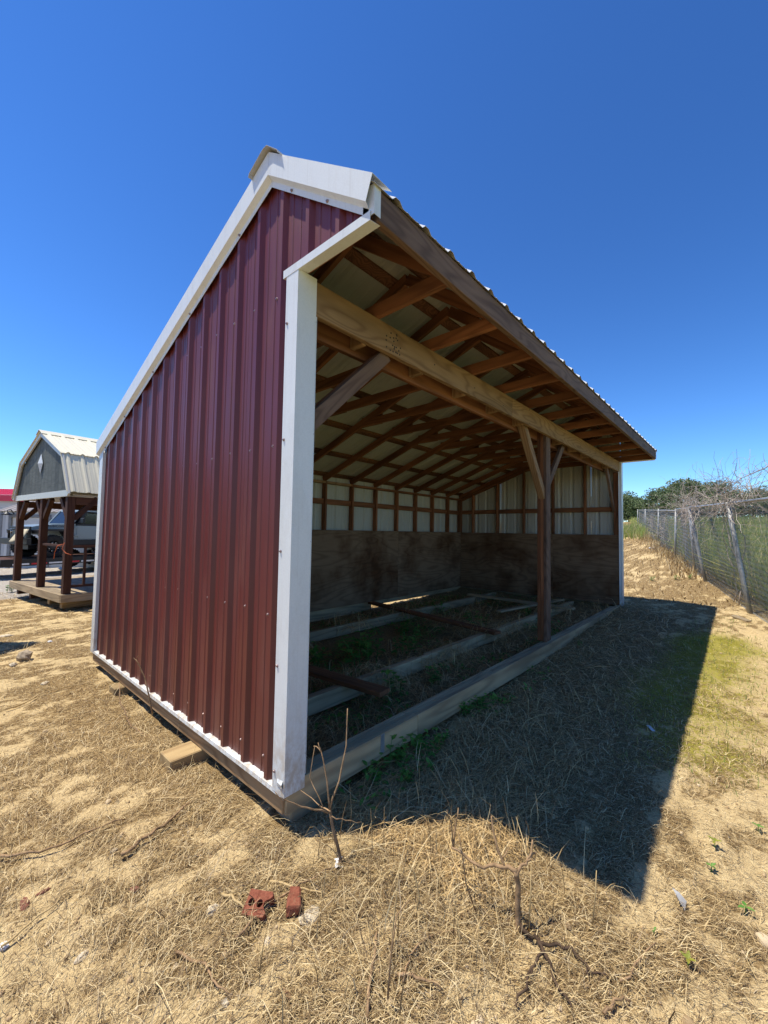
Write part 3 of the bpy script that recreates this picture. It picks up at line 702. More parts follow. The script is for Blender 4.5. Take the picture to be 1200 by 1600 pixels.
TREES = [(48.0, 82, 6.0, 3.9, 'rounded dark tree just right of the shed corner, leftmost beyond the field'), (51.2, 85, 4.8, 3.2, 'lower tree filling the gap beside the leftmost tree'),
         (57.5, 84, 7.2, 4.3, 'dark tree left of the tallest tree beyond the fence'), (63.0, 85, 8.8, 5.3, 'tallest broad dark tree behind the brushy fence'),
         (70.0, 86, 8.2, 4.8, 'broad tree right of the tallest tree, behind the vines'), (76.5, 84, 6.6, 4.6, 'rounded tree behind the top rail near the right edge'),
         (83.0, 84, 6.9, 4.6, 'rightmost dark tree at the picture edge beyond the field'), (44.0, 84, 5.0, 4.0, 'tree mostly hidden behind the far shed corner'), (54.5, 88, 5.0, 3.4, 'small tree in the dip between the two tree groups'), (89, 84, 6.8, 5, 'tree past the right edge of the field')]
for a in TREES: tree(*a)

# ------------------------------------------------------------------ gambrel porch cabin
e1 = (RT*2.5-FW*1.75).normalized(); e2 = (RT*1.75+FW*2.5).normalized(); o0 = cf(-8.23, 9.1)
CM = Matrix(((e1.x, e2.x, 0, o0.x), (e1.y, e2.y, 0, o0.y), (0, 0, 1, 0), (0, 0, 0, 1)))
cab = thing('porch_cabin', 'small porch cabin with grey gambrel gable, cream metal roof and dark brown posts', 'cabin', mw=CM)
M['gable'] = wood('grey_green_siding', (.135, .15, .14), (.105, .118, .11), (.08, .09, .085), 8, .25, stretch=.3)
M['cream'] = white_metal('cream_roof_steel', (.74, .67, .48), .35)
M['creamtrim'] = white_metal('cream_trim', (.52, .51, .46), .4)
WC, DC = 3.05, 5.2; GP = [(-.12, 2.07), (.3, 2.83), (1.525, 3.37), (2.75, 2.83), (3.17, 2.07)]
def gtop(x):
    for (a, za), (b, zb) in zip(GP[:-1], GP[1:]):
        if a <= x <= b: return za+(zb-za)*(x-a)/(b-a)
npl = 16
for k in range(npl):
    a = -.02+k*(WC+.04)/npl; b = a+(WC+.04)/npl-.006
    xs = [a]+[p[0] for p in GP if a < p[0] < b]+[b]; Pp = [(a, 2.12), (b, 2.12)]+[(x_, gtop(x_)-.05) for x_ in reversed(xs)]
    obj('siding_plank', *prism_geo(Pp, lambda p, q: (p[0], .02+.018*(1-q)+.0, p[1])), M['gable'], cab, True)
obj('gable_backing', *prism_geo([(.0, 2.13)]+[(p[0]*.97+.05, p[1]-.07) for p in GP[1:4]]+[(WC, 2.13)], lambda p, q: (p[0], .045+.02*q, p[1])), M['black'], cab, True)
abox('gable_beam', -.03, WC+.03, -.012, .03, 2.0, 2.115, M['creamtrim'], cab, True)
for (a, za), (b, zb) in zip(GP[:-1], GP[1:]): board('rake_board', (a, -.02, za-.045), (b, -.02, zb-.045), .03, .09, M['creamtrim'], cab, (0, 1, 0), local=True)
for j, ((a, za), (b, zb)) in enumerate(zip(GP[:-1], GP[1:])):
    nseg = 6
    for k in range(nseg):
        y0 = -.06+k*.9; y1 = y0+.9; dx, dz = b-a, zb-za; l = math.hypot(dx, dz); nxv, nzv = -dz/l, dx/l
        P = rib_profile(y0+.001, y1-.001, [y0+.115+.2286*i for i in range(4)])
        sheet('roof_sheet', P, .0015, lambda p: (a-(.02*dx/l if j == 0 else 0)+nxv*p[1], p[0], za-(.02*dz/l if j == 0 else 0)+nzv*p[1]+.002*j), lambda p: (b+(.05*dx/l if j == 2 else .02*dx/l if j == 3 else 0)+nxv*p[1], p[0], zb+(.05*dz/l if j == 2 else 0)+nzv*p[1]+.002*j), [M['cream'], M['cream']], cab, local=True)
sheet('ridge_cap', [(1.525-.18, 3.37-.06), (1.525, 3.405), (1.525+.18, 3.37-.06)], .002, lambda p: (p[0], -.07, p[1]), lambda p: (p[0], DC+.1, p[1]), [M['cream'], M['cream']], cab, local=True)
# diamond ornament
cz = 2.72; obj('diamond_ornament', [(1.5, .0, cz+.2), (1.62, .0, cz), (1.5, .0, cz-.2), (1.38, .0, cz), (1.5, -.05, cz)], [(0, 4, 1), (1, 4, 2), (2, 4, 3), (3, 4, 0), (0, 1, 2, 3)], M['trim'], cab, True)
def cpost(x, y): abox('post', x-.06, x+.06, y-.06, y+.06, .237, 2.0, M['stained'], cab, True, .008, 'z')
for x, y in ((.06, .07), (1.62, .07), (WC-.06, .07), (WC-.06, 2.3), (.06, 2.3), (.06, 4.6)): cpost(x, y)
abox('side_beam', WC-.1, WC-.02, .14, DC, 1.86, 2.0, M['stained'], cab, True, along='y'); abox('side_beam', .02, .1, .14, DC, 1.86, 2.0, M['stained'], cab, True, along='y')
for x, sx in ((.12, 1), (1.56, -1), (1.68, 1), (WC-.12, -1)): board('knee_brace', (x, .07, 1.62), (x+sx*.34, .07, 1.99), .08, .09, M['stained'], cab, (0, 1, 0), local=True)
for y, sy in ((.13, 1), (2.24, -1)):
    for x in (.06, WC-.06): board('knee_brace', (x, y, 1.6), (x, y+sy*.36, 1.99), .08, .09, M['stained'], cab, (1, 0, 0), local=True)
for k in range(16): abox('deck_board', -.0, WC, .004+k*.143, .143*(k+1)-.002, .205, .236, M['deck'], cab, True)
abox('deck_rim', -.01, WC+.01, -.035, .002, .09, .232, M['deck'], cab, True); abox('deck_rim', WC+.002, WC+.04, -.03, DC, .09, .232, M['deck'], cab, True, along='y'); abox('deck_rim', -.04, -.002, -.03, DC, .09, .232, M['deck'], cab, True, along='y')
for x in (.25, 1.1, 2.2, 2.85): abox('skid', x-.06, x+.06, .05, DC, -.04, .2, M['block' if x > 2 else 'stained'], cab, True, along='y')
abox('rail', 1.68, WC-.12, .045, .095, 1.07, 1.115, M['stained'], cab, True); abox('rail', WC-.09, WC-.03, .13, 2.24, 1.07, 1.115, M['stained'], cab, True, along='y'); abox('rail', WC-.085, WC-.035, .13, 2.24, .34, .385, M['stained'], cab, True, along='y')
for k in range(9): abox('baluster', WC-.08, WC-.04, .32+k*.21, .36+k*.21, .386, 1.069, M['stained'], cab, True, along='z')
for k in range(0): abox('baluster', .04, .08, .32+k*.21, .36+k*.21, .24, 1.069, M['stained'], cab, True, along='z')
abox('cabin_wall', .03, WC-.03, 2.42, DC, .24, 2.0, M['gable'], cab, True)
abox('porch_ceiling', .05, WC-.05, .1, 2.4, 2.02, 2.05, M['creamtrim'], cab, True)
# cords tied to the porch post
def loc(x, y, z): return CM @ Vector((x, y, z))
for p, lab in ((((WC-.13, .01, 1.13), (WC-.2, -.05, 1.1), (WC-.28, -.06, .98), (WC-.34, -.05, .86)), 'orange cord hanging left of the porch corner post'), (((WC+.01, -.01, 1.16), (WC-.02, -.03, 1.05), (WC+.06, .0, .98), (WC+.16, .05, .95)), 'orange cord looped right of the porch corner post')):
    tag(tube('cord', [loc(*q) for q in p], .007, M['rope'], None, 6), lab, 'cord', 'orange cords on the porch posts')
# little metal reflector lamp standing on the deck
lp = loc(1.95, .35, .237); lt = thing('clamp_lamp', 'small shiny metal lamp standing on the porch deck', 'lamp', lp)
obj('base', *lathe_geo([(.0001, 0), (.07, 0), (.07, .015), (.012, .03), (.0001, .03)], 14, Matrix.Translation(lp)), M['galv'], lt, smooth=True)
tube('stand', [lp+Vector((0, 0, .02)), lp+Vector((0, 0, .26))], .008, M['galv'], lt, 8)
obj('shade', *lathe_geo([(.03, .12), (.04, .08), (.075, .03), (.11, -.03), (.105, -.03), (.06, .03), (.03, .07)], 18, Matrix.Translation(lp+Vector((0, 0, .33))) @ Matrix.Rotation(.7, 4, 'Y') ), M['galv'], lt, smooth=True)

# ------------------------------------------------------------------ white storage shed with grey roof
def camM(lat, dep, z, rot=0): return Matrix.Translation(cf(lat, dep, z)) @ Matrix(((RT.x, FW.x, 0, 0), (RT.y, FW.y, 0, 0), (0, 0, 1, 0), (0, 0, 0, 1))) @ Matrix.Rotation(rot, 4, 'Z')
M['offwhite'] = wood('white_painted_siding', (.62, .62, .60), (.56, .56, .55), (.50, .50, .49), 6, .15)
M['greytrim'] = plain('grey_painted_trim', (.20, .20, .20), .6, .3, .15)
M['brownroof'] = white_metal('taupe_roof_steel', (.27, .235, .21), .45)
WM = camM(-15.98, 17.0, -.42); wsh = thing('storage_shed', 'white storage shed with taupe metal roof and grey trim behind the vehicle', 'shed', mw=WM)
LW = 8.6; HWW = 2.5
for k in range(43):
    if .42 < k*.2+.1 < 2.0: abox('wall_plank', k*.2, k*.2+.196, 0, .02, 2.22, HWW, M['offwhite'], wsh, True, .002, 'z')
    else: abox('wall_plank', k*.2, k*.2+.196, 0, .02, 0, HWW, M['offwhite'], wsh, True, .002, 'z')
obj('end_wall', *prism_geo([(0, 0), (3.2, 0), (3.2, HWW), (1.6, 3.08), (0, HWW)], lambda p, q: (-.02+q*.015, p[0]+.021, p[1])), M['offwhite'], wsh, True)
for x in (-.03, LW-.08): abox('corner_board', x, x+.1, -.02, .0, 0, HWW, M['greytrim'], wsh, True, .002, 'z')
abox('door_casing', .34, .46, -.03, .0, 0, 2.22, M['greytrim'], wsh, True, .002, 'z'); abox('door_casing', 1.98, 2.10, -.03, .0, 0, 2.22, M['greytrim'], wsh, True, .002, 'z'); abox('door_casing', .34, 2.1, -.034, -.002, 2.22, 2.34, M['greytrim'], wsh, True)
for k in range(5): abox('door_panel', .465, 1.975, .03, .06, k*.444, k*.444+.436, M['offwhite'], wsh, True, .012)
for k in range(10):
    a = -.1+k*.9; P = rib_profile(a, min(a+.899, LW+.1), [a+.115+.2286*i for i in range(4)])
    sheet('roof_sheet', P, -.0015, lambda p: (p[0], -.12, 2.46+p[1]), lambda p: (p[0], 1.62, 3.10+p[1]), [M['brownroof'], M['brownroof']], wsh, local=True)
    sheet('roof_sheet', P, -.0015, lambda p: (p[0], 3.36, 2.46+p[1]), lambda p: (p[0], 1.62, 3.10+p[1]), [M['brownroof'], M['brownroof']], wsh, local=True)
bl = thing('barn_light', 'black gooseneck barn light on the white shed wall', 'lamp', WM @ Vector((.55, -.02, 2.3)))
tube('arm', [WM @ Vector(q) for q in ((.55, -.02, 2.35), (.55, -.16, 2.52), (.55, -.3, 2.5), (.55, -.34, 2.42))], .018, M['black'], bl, 8)
obj('shade', *lathe_geo([(.04, .1), (.06, .08), (.10, .04), (.22, -.02), (.215, -.03), (.09, .03), (.04, .06)], 18, WM @ Matrix.Translation((.55, -.34, 2.33))), M['black'], bl, smooth=True)
RM = camM(-50, 42, -.8); rb = thing('red_roof_building', 'far building with a bright red metal roof at the left edge', 'building', mw=RM)
M['redroof'] = plain('bright_red_roof', (.55, .02, .055), .4, .4, .08, 2)
abox('wall', 0, 15, 0, 8, 0, 4.9, M['offwhite'], rb, True); abox('fascia', -.3, 15.3, -.35, -.3, 4.72, 5.35, M['redroof'], rb, True)
for k in range(17): sheet('roof_sheet', rib_profile(-.3+k*.917, -.3+(k+1)*.917-.002, [-.3+k*.917+.115+.2286*i for i in range(4)]), -.002, lambda p: (p[0], -.35, 5.36+p[1]), lambda p: (p[0], 4, 6.35+p[1]), [M['redroof'], M['redroof']], rb, local=True)

# ------------------------------------------------------------------ off-road vehicle on a trailer
M['jpaint'] = plain('blue_grey_car_paint', (.21, .255, .265), .28, .5, .04, 2, 0, 0)
gl = NT('car_glass'); gl.i['Transmission Weight'].default_value = .6; M['glass'] = gl.out((.05, .06, .065), .08, .5)
M['chrome'] = plain('bright_metal', (.6, .6, .6), .25, .5, .05, 5, .9, 0)
M['canvas'] = plain('beige_canvas', (.52, .44, .29), .8, .2, .15, 8)
M['rimwhite'] = plain('cream_wheel_rim', (.60, .55, .47), .5, .4, .1)
_jf = (RT*-.39+FW*-.92).normalized(); _jl = Vector((-_jf.y, _jf.x, 0))
jb = cf(-11.36, 14.0); jo = jb-_jl*.78                      # front axle centre
JM = Matrix(((_jf.x, _jl.x, 0, jo.x), (_jf.y, _jl.y, 0, jo.y), (0, 0, 1, .36), (0, 0, 0, 1)))   # x forward, y left, z from tyre bottom
jeep = thing('off_road_vehicle', 'blue-grey boxy off-road vehicle with black flares, loaded on a trailer', 'vehicle', mw=JM)
def prof(name, P, y0, y1, mat, c=0): return obj(name, *prism_geo(P, lambda p, q: (p[0], y0+(y1-y0)*q, p[1])), mat, jeep, True)
prof('body_tub', [(-.62, .62), (-3.35, .62), (-3.4, 1.12), (-.62, 1.12)], -.72, .72, M['jpaint'])
prof('hood', [(.52, .80), (-.62, .80), (-.62, 1.17), (-.1, 1.155), (.35, 1.10), (.52, 1.06)], -.58, .58, M['jpaint'])
prof('grille', [(.53, .60), (.60, .62), (.58, 1.06), (.53, 1.07)], -.6, .6, M['black'])
for k in range(7): abox('grille_slot', .602, .612, -.30+k*.09, -.26+k*.09, .74, 1.0, M['jpaint'], jeep, True, .002, 'z')
for sy in (-1, 1): obj('headlight', *lathe_geo([(.0001, .03), (.06, .025), (.085, 0), (.09, -.03)], 16, Matrix.Translation((.61, sy*.45, .9)) @ Matrix.Rotation(math.pi/2, 4, 'Y')), M['chrome'], jeep, True, smooth=True)
prof('bumper', [(.61, .45), (.74, .48), (.74, .66), (.61, .68)], -.8, .8, M['black'])
o = tube('bumper_hoop', [(.66, -.42, .66), (.69, -.36, .94), (.69, 0, .98), (.69, .36, .94), (.66, .42, .66)], .03, M['black'], jeep, 8, True)
for sy in (-1, 1):
    y0, y1 = sorted((sy*.58, sy*.90))
    prof('fender_flare', [(.50, .83), (.52, .95), (.3, .99), (-.3, .99), (-.62, .70), (-.62, .58), (-.52, .6), (-.28, .92), (.28, .92)], y0, y1, M['black'])
    prof('fender_flare', [(-1.95, .62), (-2.1, .62), (-2.3, .97), (-3.0, .97), (-3.3, .74), (-3.25, .70), (-2.98, .90), (-2.35, .90)], y0, y1, M['black'])
    y0, y1 = sorted((sy*.66, sy*.76)); prof('rocker', [(-.6, .44), (-2.0, .44), (-2.0, .615), (-.6, .615)], y0, y1, M['black'])
    y0, y1 = sorted((sy*.721, sy*.735)); d = prof('door', [(-.86, .66), (-1.84, .66), (-1.84, 1.12), (-.80, 1.12), (-.80, .8)], y0, y1, M['jpaint'])
    abox('door_handle', -1.78, -1.64, *sorted((sy*.736, sy*.76)), 1.02, 1.05, M['black'], jeep, True)
    for zz in (.75, 1.02): abox('hinge', -.84, -.72, *sorted((sy*.7355, sy*.755)), zz, zz+.05, M['jpaint'], jeep, True)
    y0, y1 = sorted((sy*.66, sy*.70)); prof('side_window', [(-.92, 1.14), (-1.82, 1.14), (-1.80, 1.58), (-1.12, 1.58)], y0, y1, M['glass'])
    y0, y1 = sorted((sy*.655, sy*.712)); prof('window_frame', [(-.78, 1.121), (-.90, 1.121), (-1.16, 1.64), (-1.06, 1.66)], y0, y1, M['black'])
    y0, y1 = sorted((sy*.655, sy*.712)); prof('door_pillar', [(-1.82, 1.121), (-1.95, 1.121), (-1.93, 1.64), (-1.80, 1.64)], y0, y1, M['black'])
    y0, y1 = sorted((sy*.655, sy*.713)); prof('window_surround', [(-.9, 1.121), (-1.84, 1.121), (-1.84, 1.19), (-.95, 1.19)], y0, y1, M['black'])
    board('mirror_arm', (-.88, sy*.72, 1.2), (-.86, sy*.92, 1.26), .03, .03, M['black'], jeep, local=True); abox('mirror', -.9, -.82, *sorted((sy*.84, sy*1.02)), 1.2, 1.4, M['black'], jeep, True, .02)
prof('windshield', [(-.62, 1.18), (-.66, 1.18), (-1.02, 1.63), (-.98, 1.63)], -.64, .64, M['glass'])
for sy in (-1, 1): board('windshield_pillar', (-.63, sy*.67, 1.16), (-1.01, sy*.67, 1.66), .06, .06, M['jpaint'], jeep, (0, 1, 0), local=True)
abox('cowl', -.78, -.58, -.68, .68, 1.125, 1.19, M['jpaint'], jeep, True)
prof('hard_top', [(-.98, 1.64), (-3.38, 1.62), (-3.36, 1.70), (-1.9, 1.735), (-1.05, 1.715)], -.70, .70, M['jpaint'])
prof('rear_top_side', [(-1.95, 1.12), (-3.4, 1.12), (-3.38, 1.62), (-1.93, 1.63)], -.69, .69, M['black'])
abox('antenna_base', -1.3, -1.25, -.02, .02, 1.73, 1.79, M['black'], jeep, True); abox('hood_latch', .05, .12, .5, .56, 1.15, 1.2, M['black'], jeep, True)
prof('chassis', [(.5, .3), (-3.3, .3), (-3.3, .45), (.5, .45)], -.4, .4, M['black'])
def wheel(nm, M4, R, wdt, rimmat, par, hubr=.6, spokes=8):
    tv, tf = lathe_geo([(R*hubr, -wdt/2), (R*.92, -wdt/2), (R, -wdt*.38), (R, wdt*.38), (R*.92, wdt/2), (R*hubr, wdt/2)], 32, M4)
    parts = [(tv, tf)]
    for k in range(26):
        a = 2*math.pi*k/26
        for sy in (-1, 1):
            bx = cbox_geo(R*.10, wdt*.36, R*.09, .004); mm = M4 @ Matrix.Rotation(a+(.12 if sy > 0 else 0), 4, 'Z') @ Matrix.Translation((R*.955, 0, sy*wdt*.24)) @ Matrix.Rotation(math.pi/2, 4, 'X')
            parts.append(([mm @ Vector(v) for v in bx[0]], bx[1]))
    wh = obj('wheel', *merge(parts), M['rubber'], par, True)
    rp = [lathe_geo([(R*hubr, -wdt*.42), (R*hubr*.94, -wdt*.1), (R*.2, wdt*.16), (R*.2, wdt*.3), (.0001, wdt*.3)], 28, M4), lathe_geo([(R*hubr*.93, wdt*.3), (R*hubr*1.03, wdt*.46), (R*hubr, wdt*.5), (R*hubr*.86, wdt*.38)], 28, M4)]
    for k in range(spokes):
        a = 2*math.pi*k/spokes; bx = cbox_geo(R*hubr*.78, R*.1, wdt*.12, .004); mm = M4 @ Matrix.Rotation(a, 4, 'Z') @ Matrix.Translation((R*.16, 0, wdt*.26)); rp.append(([mm @ Vector(v) for v in bx[0]], bx[1]))
    obj('rim', *merge(rp), rimmat, wh, True)
    lv = []
    for k in range(spokes): a = 2*math.pi*(k+.5)/spokes; lv.append(lathe_geo([(.0001, .03), (.014, .028), (.018, 0)], 8, M4 @ Matrix.Rotation(a, 4, 'Z') @ Matrix.Translation((R*hubr*.62, 0, wdt*.33))))
    obj('lug_ring', *merge(lv), M['chrome'], wh, True); return wh
for x in (0, -2.65):
    for sy in (-1, 1): wheel('wheel', Matrix.Translation((x, sy*.78, .385)) @ Matrix.Rotation(-sy*math.pi/2, 4, 'X'), .385, .27, M['black'], jeep)
# hood lettering
tx = bpy.data.curves.new('hood_lettering', 'FONT'); tx.body = 'RUBICON'; tx.size = .105; tx.extrude = .002; tx.align_x = 'CENTER'; tx.space_character = 1.15
to = bpy.data.objects.new('tmp', tx); COL.objects.link(to); dg = bpy.context.evaluated_depsgraph_get(); tm = bpy.data.meshes.new_from_object(to.evaluated_get(dg)); bpy.data.objects.remove(to)
tm.materials.clear(); tm.materials.append(M['black']); ho = bpy.data.objects.new('hood_lettering', tm)
ho.matrix_basis = Matrix(((-1, 0, 0, -.2), (0, 0, 1, .583), (0, 1, 0, 1.055), (0, 0, 0, 1))); link(ho, jeep, True)
# beige cloth over the front corner of the bumper
cv = []; cfc = []
for i in range(7):
    for j in range(7):
        u = i/6; v = j/6; cv.append(JM @ Vector((.72+.26*v+.012*math.sin(u*9)+.02*v*math.sin(u*5), .30+u*.56, .98-.40*v-.03*math.sin(u*7)*v)))
for i in range(6):
    for j in range(6): k = i*7+j; cfc.append((k, k+1, k+8, k+7))
cl = obj('cloth', cv, cfc, M['canvas'], None, smooth=True); sm_ = cl.modifiers.new('thick', 'SOLIDIFY'); sm_.thickness = .012
tag(cl, 'beige cloth hanging over the front bumper hoop of the vehicle', 'cloth')
trl = thing('flatbed_trailer', 'low black flatbed trailer with red and white reflector tape', 'trailer', mw=JM @ Matrix.Translation((0, 0, -.06)))
abox('bed', -4.6, 1.5, -1.0, 1.0, -.03, .055, M['stained'], trl, True)
for sy in (-1, 1):
    abox('side_rail', -4.6, 1.5, *sorted((sy*1.002, sy*1.06)), -.14, .09, M['black'], trl, True)
    for k in range(11):
        m_ = plain('red_tape', (.5, .02, .03), .4) if 'rt' not in M else M['rt']; M['rt'] = m_
        abox('reflector_tape', 1.2-k*.5-.44, 1.2-k*.5, *sorted((sy*1.061, sy*1.066)), -.10, -.05, M['rt'] if k % 2 else M['paper'], trl, True, .001)
    for x in (-1.75, -2.6): wheel('wheel', Matrix.Translation((x, sy*1.2, -.10)) @ Matrix.Rotation(-sy*math.pi/2, 4, 'X'), .34, .2, M['rimwhite'], trl, .62, 8)
    obj('fender', *prism_geo([(-1.25, -.02), (-1.35, .22), (-1.6, .31), (-2.75, .31), (-3.0, .22), (-3.1, -.02), (-3.06, -.02), (-2.97, .19), (-2.73, .28), (-1.62, .28), (-1.38, .19), (-1.29, -.02)], lambda p, q: (p[0], sy*(1.07+q*.25), p[1])), M['black'], trl, True)
obj('tongue', *prism_geo([(1.5, -1.0), (2.9, -.05), (2.9, .05), (1.5, 1.0), (1.5, .85), (2.7, 0), (1.5, -.85)], lambda p, q: (p[0], p[1], -.12+q*.1)), M['black'], trl, True)

# ------------------------------------------------------------------ dead grass lying on the ground
def straw(name, n, rmin, rmax, lenr, wr, mat, label, accept, flow=.55, arch=.25, power=1., seg=3, azr=1.15, zadd=0.):
    r = rmin*(rmax/rmin)**(rng.uniform(0, 1, n)**power); az = rng.uniform(-azr, azr, n)+YAW
    x = CAM.x+np.sin(az)*r; y = CAM.y+np.cos(az)*r; k = accept(x, y, r); x = x[k]; y = y[k]; r = r[k]; n = len(x)
    a = (fbm(x*.7, y*.7, 55, 2)-.5)*5+.15+rng.normal(0, flow*1.25, n)+np.where(rng.uniform(0, 1, n) < .3, rng.uniform(0, 6.28, n), 0)
    ln = rng.uniform(*lenr, n)*rng.uniform(.5, 1, n)*(1+np.maximum(0, r-4)*.08); wd = rng.uniform(*wr, n)*(1+np.maximum(0, r-2.5)*.28)
    h = ln*np.abs(rng.normal(0, arch, n))*.5; curve = rng.normal(0, .5, n); dx, dy = np.cos(a), np.sin(a); lift = zadd+rng.uniform(-.002, .016, n)
    tilt = rng.normal(0, .35, n)*ln*.5; Vs = []
    for j in range(seg+1):
        t = j/seg; s_ = (t-.5)*ln; c = curve*ln*(t*t-.25)
        px = x+dx*s_-dy*c; py = y+dy*s_+dx*c; pz = gz(px, py)+lift+h*4*t*(1-t)+np.maximum(0, tilt)*t
        w_ = wd*(1-.55*t)*.5; sx, sy = -dy, dx; up = rng.uniform(-.6, .6, n)
        Vs.append(np.stack([px-sx*w_, py-sy*w_, pz-up*w_], -1)); Vs.append(np.stack([px+sx*w_, py+sy*w_, pz+up*w_], -1))
    V = np.stack(Vs, 1).reshape(-1, 3); st = 2*(seg+1); b = np.arange(n)[:, None]*st
    F = np.concatenate([b+np.array([[2*k, 2*k+1, 2*k+3, 2*k+2]]) for k in range(seg)], 1).reshape(-1, 4)
    return tag(npmesh(name, V, F, mat), label, 'dead grass', kind='stuff')
def inside(x, y): return (x > .12)*(x < 7.2)*(y > .13)*(y < 3.33)
def underwall(x, y): return (x > -.02)*(x < L)*(y > -.01)*(y < W)*~inside(x, y).astype(bool)
def shadezone(x, y): return ((y < .0)*(y > -1.25+.03*x)*(x > .25)*(x < 8)).astype(bool)
def acc_sun(x, y, r):
    th = masks(x, y)[0]; u = rng.uniform(0, 1, len(x)); return (u < np.clip((th-.31)*2.0, .17, .95))*(~inside(x, y).astype(bool))*(~underwall(x, y))*~(shadezone(x, y)*(u > .55))*(rng.uniform(0, 1, len(x)) > .75*masks(x, y)[1])
straw('dead_grass', 260000, .62, 13, (.03, .11), (.001, .0023), M['straw'], 'short dry straw-coloured dead grass matted over the sandy ground', acc_sun, power=.85, arch=.42)
straw('dead_grass_fine', 80000, .62, 7, (.015, .05), (.001, .0024), M['straw'], 'broken bits of dry grass strewn over bare sand', lambda x, y, r: ~inside(x, y).astype(bool)*(~underwall(x, y)), power=1.)
def acc_shade(x, y, r): return shadezone(x, y)*(y > -.95)*(rng.uniform(0, 1, len(x)) < np.clip(1.15-np.abs(y+.35)*1.1, 0, 1))
straw('shaded_thatch', 90000, 1.2, 9, (.08, .3), (.0018, .0036), M['greystraw'], 'long grey dead stems matted in the shade along the shed sill', acc_shade, flow=.9, arch=.22, power=1.1)
straw('shed_floor_thatch', 60000, 1.6, 9, (.10, .38), (.002, .004), M['greystraw'], 'grey dead weeds tangled over the dirt floor inside the shed', lambda x, y, r: inside(x, y).astype(bool)*(fbm(x*1.2, y*1.2, 91, 2) > .36), flow=1.0, arch=.4, power=1.1)
def acc_mound(x, y, r): return rng.uniform(0, 1, len(x)) < 1.1*np.exp(-((x-.33)/.42)**2-((y+.66)/.3)**2)+.5*np.exp(-((x+.12)/.16)**2)*(y > -.3)*(y < 2.8)*(x < -.03)
straw('mound_grass', 34000, .8, 4.5, (.08, .32), (.001, .0026), M['straw'], 'heap of long tangled dry grass in front of the shed corner', acc_mound, flow=.8, arch=.38, seg=4)
straw('runner_thatch', 60000, 1.6, 8, (.12, .4), (.0018, .0034), M['greystraw'], 'dead stems draped over the floor runners inside the shed', lambda x, y, r: (inside(x, y).astype(bool))*(fbm(x*1.5, y*1.5, 97, 2) > .5)*((np.abs(y-.85) < .3)*(x > 1.3)+(np.abs(y-2.45) < .2)), flow=1.2, arch=.5, power=1.1, zadd=.10)
# standing dry stems on the heap
n = 260; x = rng.normal(.3, .42, n); y = rng.normal(-.72, .25, n)
blades('dry_stems', x, y, rng.uniform(.06, .22, n), .0035, .6, M['straw'], 'thin dry stems standing up from the grass heap', 3, -.01, gz)
n = 2600; s_ = rng.uniform(1.8, 8.5, n); x = s_; y = rng.normal(-1.5, .35, n); k = (masks(x, y)[1] > .25); x = x[k]; y = y[k]
blades('green_grass', x, y, rng.uniform(.015, .06, len(x)), .004, .6, M['crop'], 'sparse short green grass in the mossy strip by the fence', 2, -.002, gz)
n = 5000; x = rng.uniform(8, 26, n); y = rng.uniform(-3, 6, n); k = (y > (x-7.8)*.216-1.7) | (rng.uniform(0, 1, n) < .0); x = x[k]; y = y[k]
blades('far_dead_grass', x, y, rng.uniform(.03, .12, len(x)), .03, .9, M['straw'], 'brown dead grass on the strip beyond the shed', 2, -.01, gz)

# ------------------------------------------------------------------ pebbles and stones
def rock_geo(r, seed, sub=(7, 5), sc=(1, .8, .6)):
    rd = random.Random(seed); V = []; F = []; n, m = sub
    V.append((0, 0, r*sc[2]))
    for j in range(1, m):
        ph = math.pi*j/m
        for i in range(n):
            a = 2*math.pi*i/n; q = r*rd.uniform(.75, 1.12); V.append((math.cos(a)*math.sin(ph)*q*sc[0], math.sin(a)*math.sin(ph)*q*sc[1], math.cos(ph)*q*sc[2]))
    V.append((0, 0, -r*sc[2]))
    for i in range(n): F.append((0, 1+i, 1+(i+1) % n))
    for j in range(m-2):
        for i in range(n): a = 1+j*n+i; b = 1+j*n+(i+1) % n; F.append((a, a+n, b+n, b))
    e = len(V)-1
    for i in range(n): F.append((e, e-n+(i+1) % n, e-n+i))
    return V, F
pv, pf = rock_geo(1, 3, (5, 4)); n = 5200
r = .7*(9/.7)**rng.uniform(0, 1, n); az = rng.uniform(-1.1, 1.1, n)+YAW; x = CAM.x+np.sin(az)*r; y = CAM.y+np.cos(az)*r; k = ~inside(x, y).astype(bool); x = x[k]; y = y[k]; r = r[k]; n = len(x)
sz = rng.lognormal(-5.3, .5, n); rot = rng.uniform(0, 6.28, n); P0 = np.array(pv)
Xr = P0[None, :, 0]*np.cos(rot)[:, None]-P0[None, :, 1]*np.sin(rot)[:, None]; Yr = P0[None, :, 0]*np.sin(rot)[:, None]+P0[None, :, 1]*np.cos(rot)[:, None]
V = np.stack([x[:, None]+Xr*sz[:, None], y[:, None]+Yr*sz[:, None], gz(x, y)[:, None]+P0[None, :, 2]*sz[:, None]+sz[:, None]*.2], -1).reshape(-1, 3)
tri = []
for f in pf: tri += [f] if len(f) == 3 else [(f[0], f[1], f[2]), (f[0], f[2], f[3])]
F = (np.array(tri)[None]+(np.arange(n)*len(pv))[:, None, None]).reshape(-1, 3)
M['pebble'] = islands('soil_crumb', [(0, (.22, .15, .08)), (.6, (.46, .32, .17)), (1, (.6, .48, .31))], .9, .1)
tag(npmesh('soil_crumbs', V, F, M['pebble']), 'small clods and pebbles scattered over the sand', 'pebbles', kind='stuff')
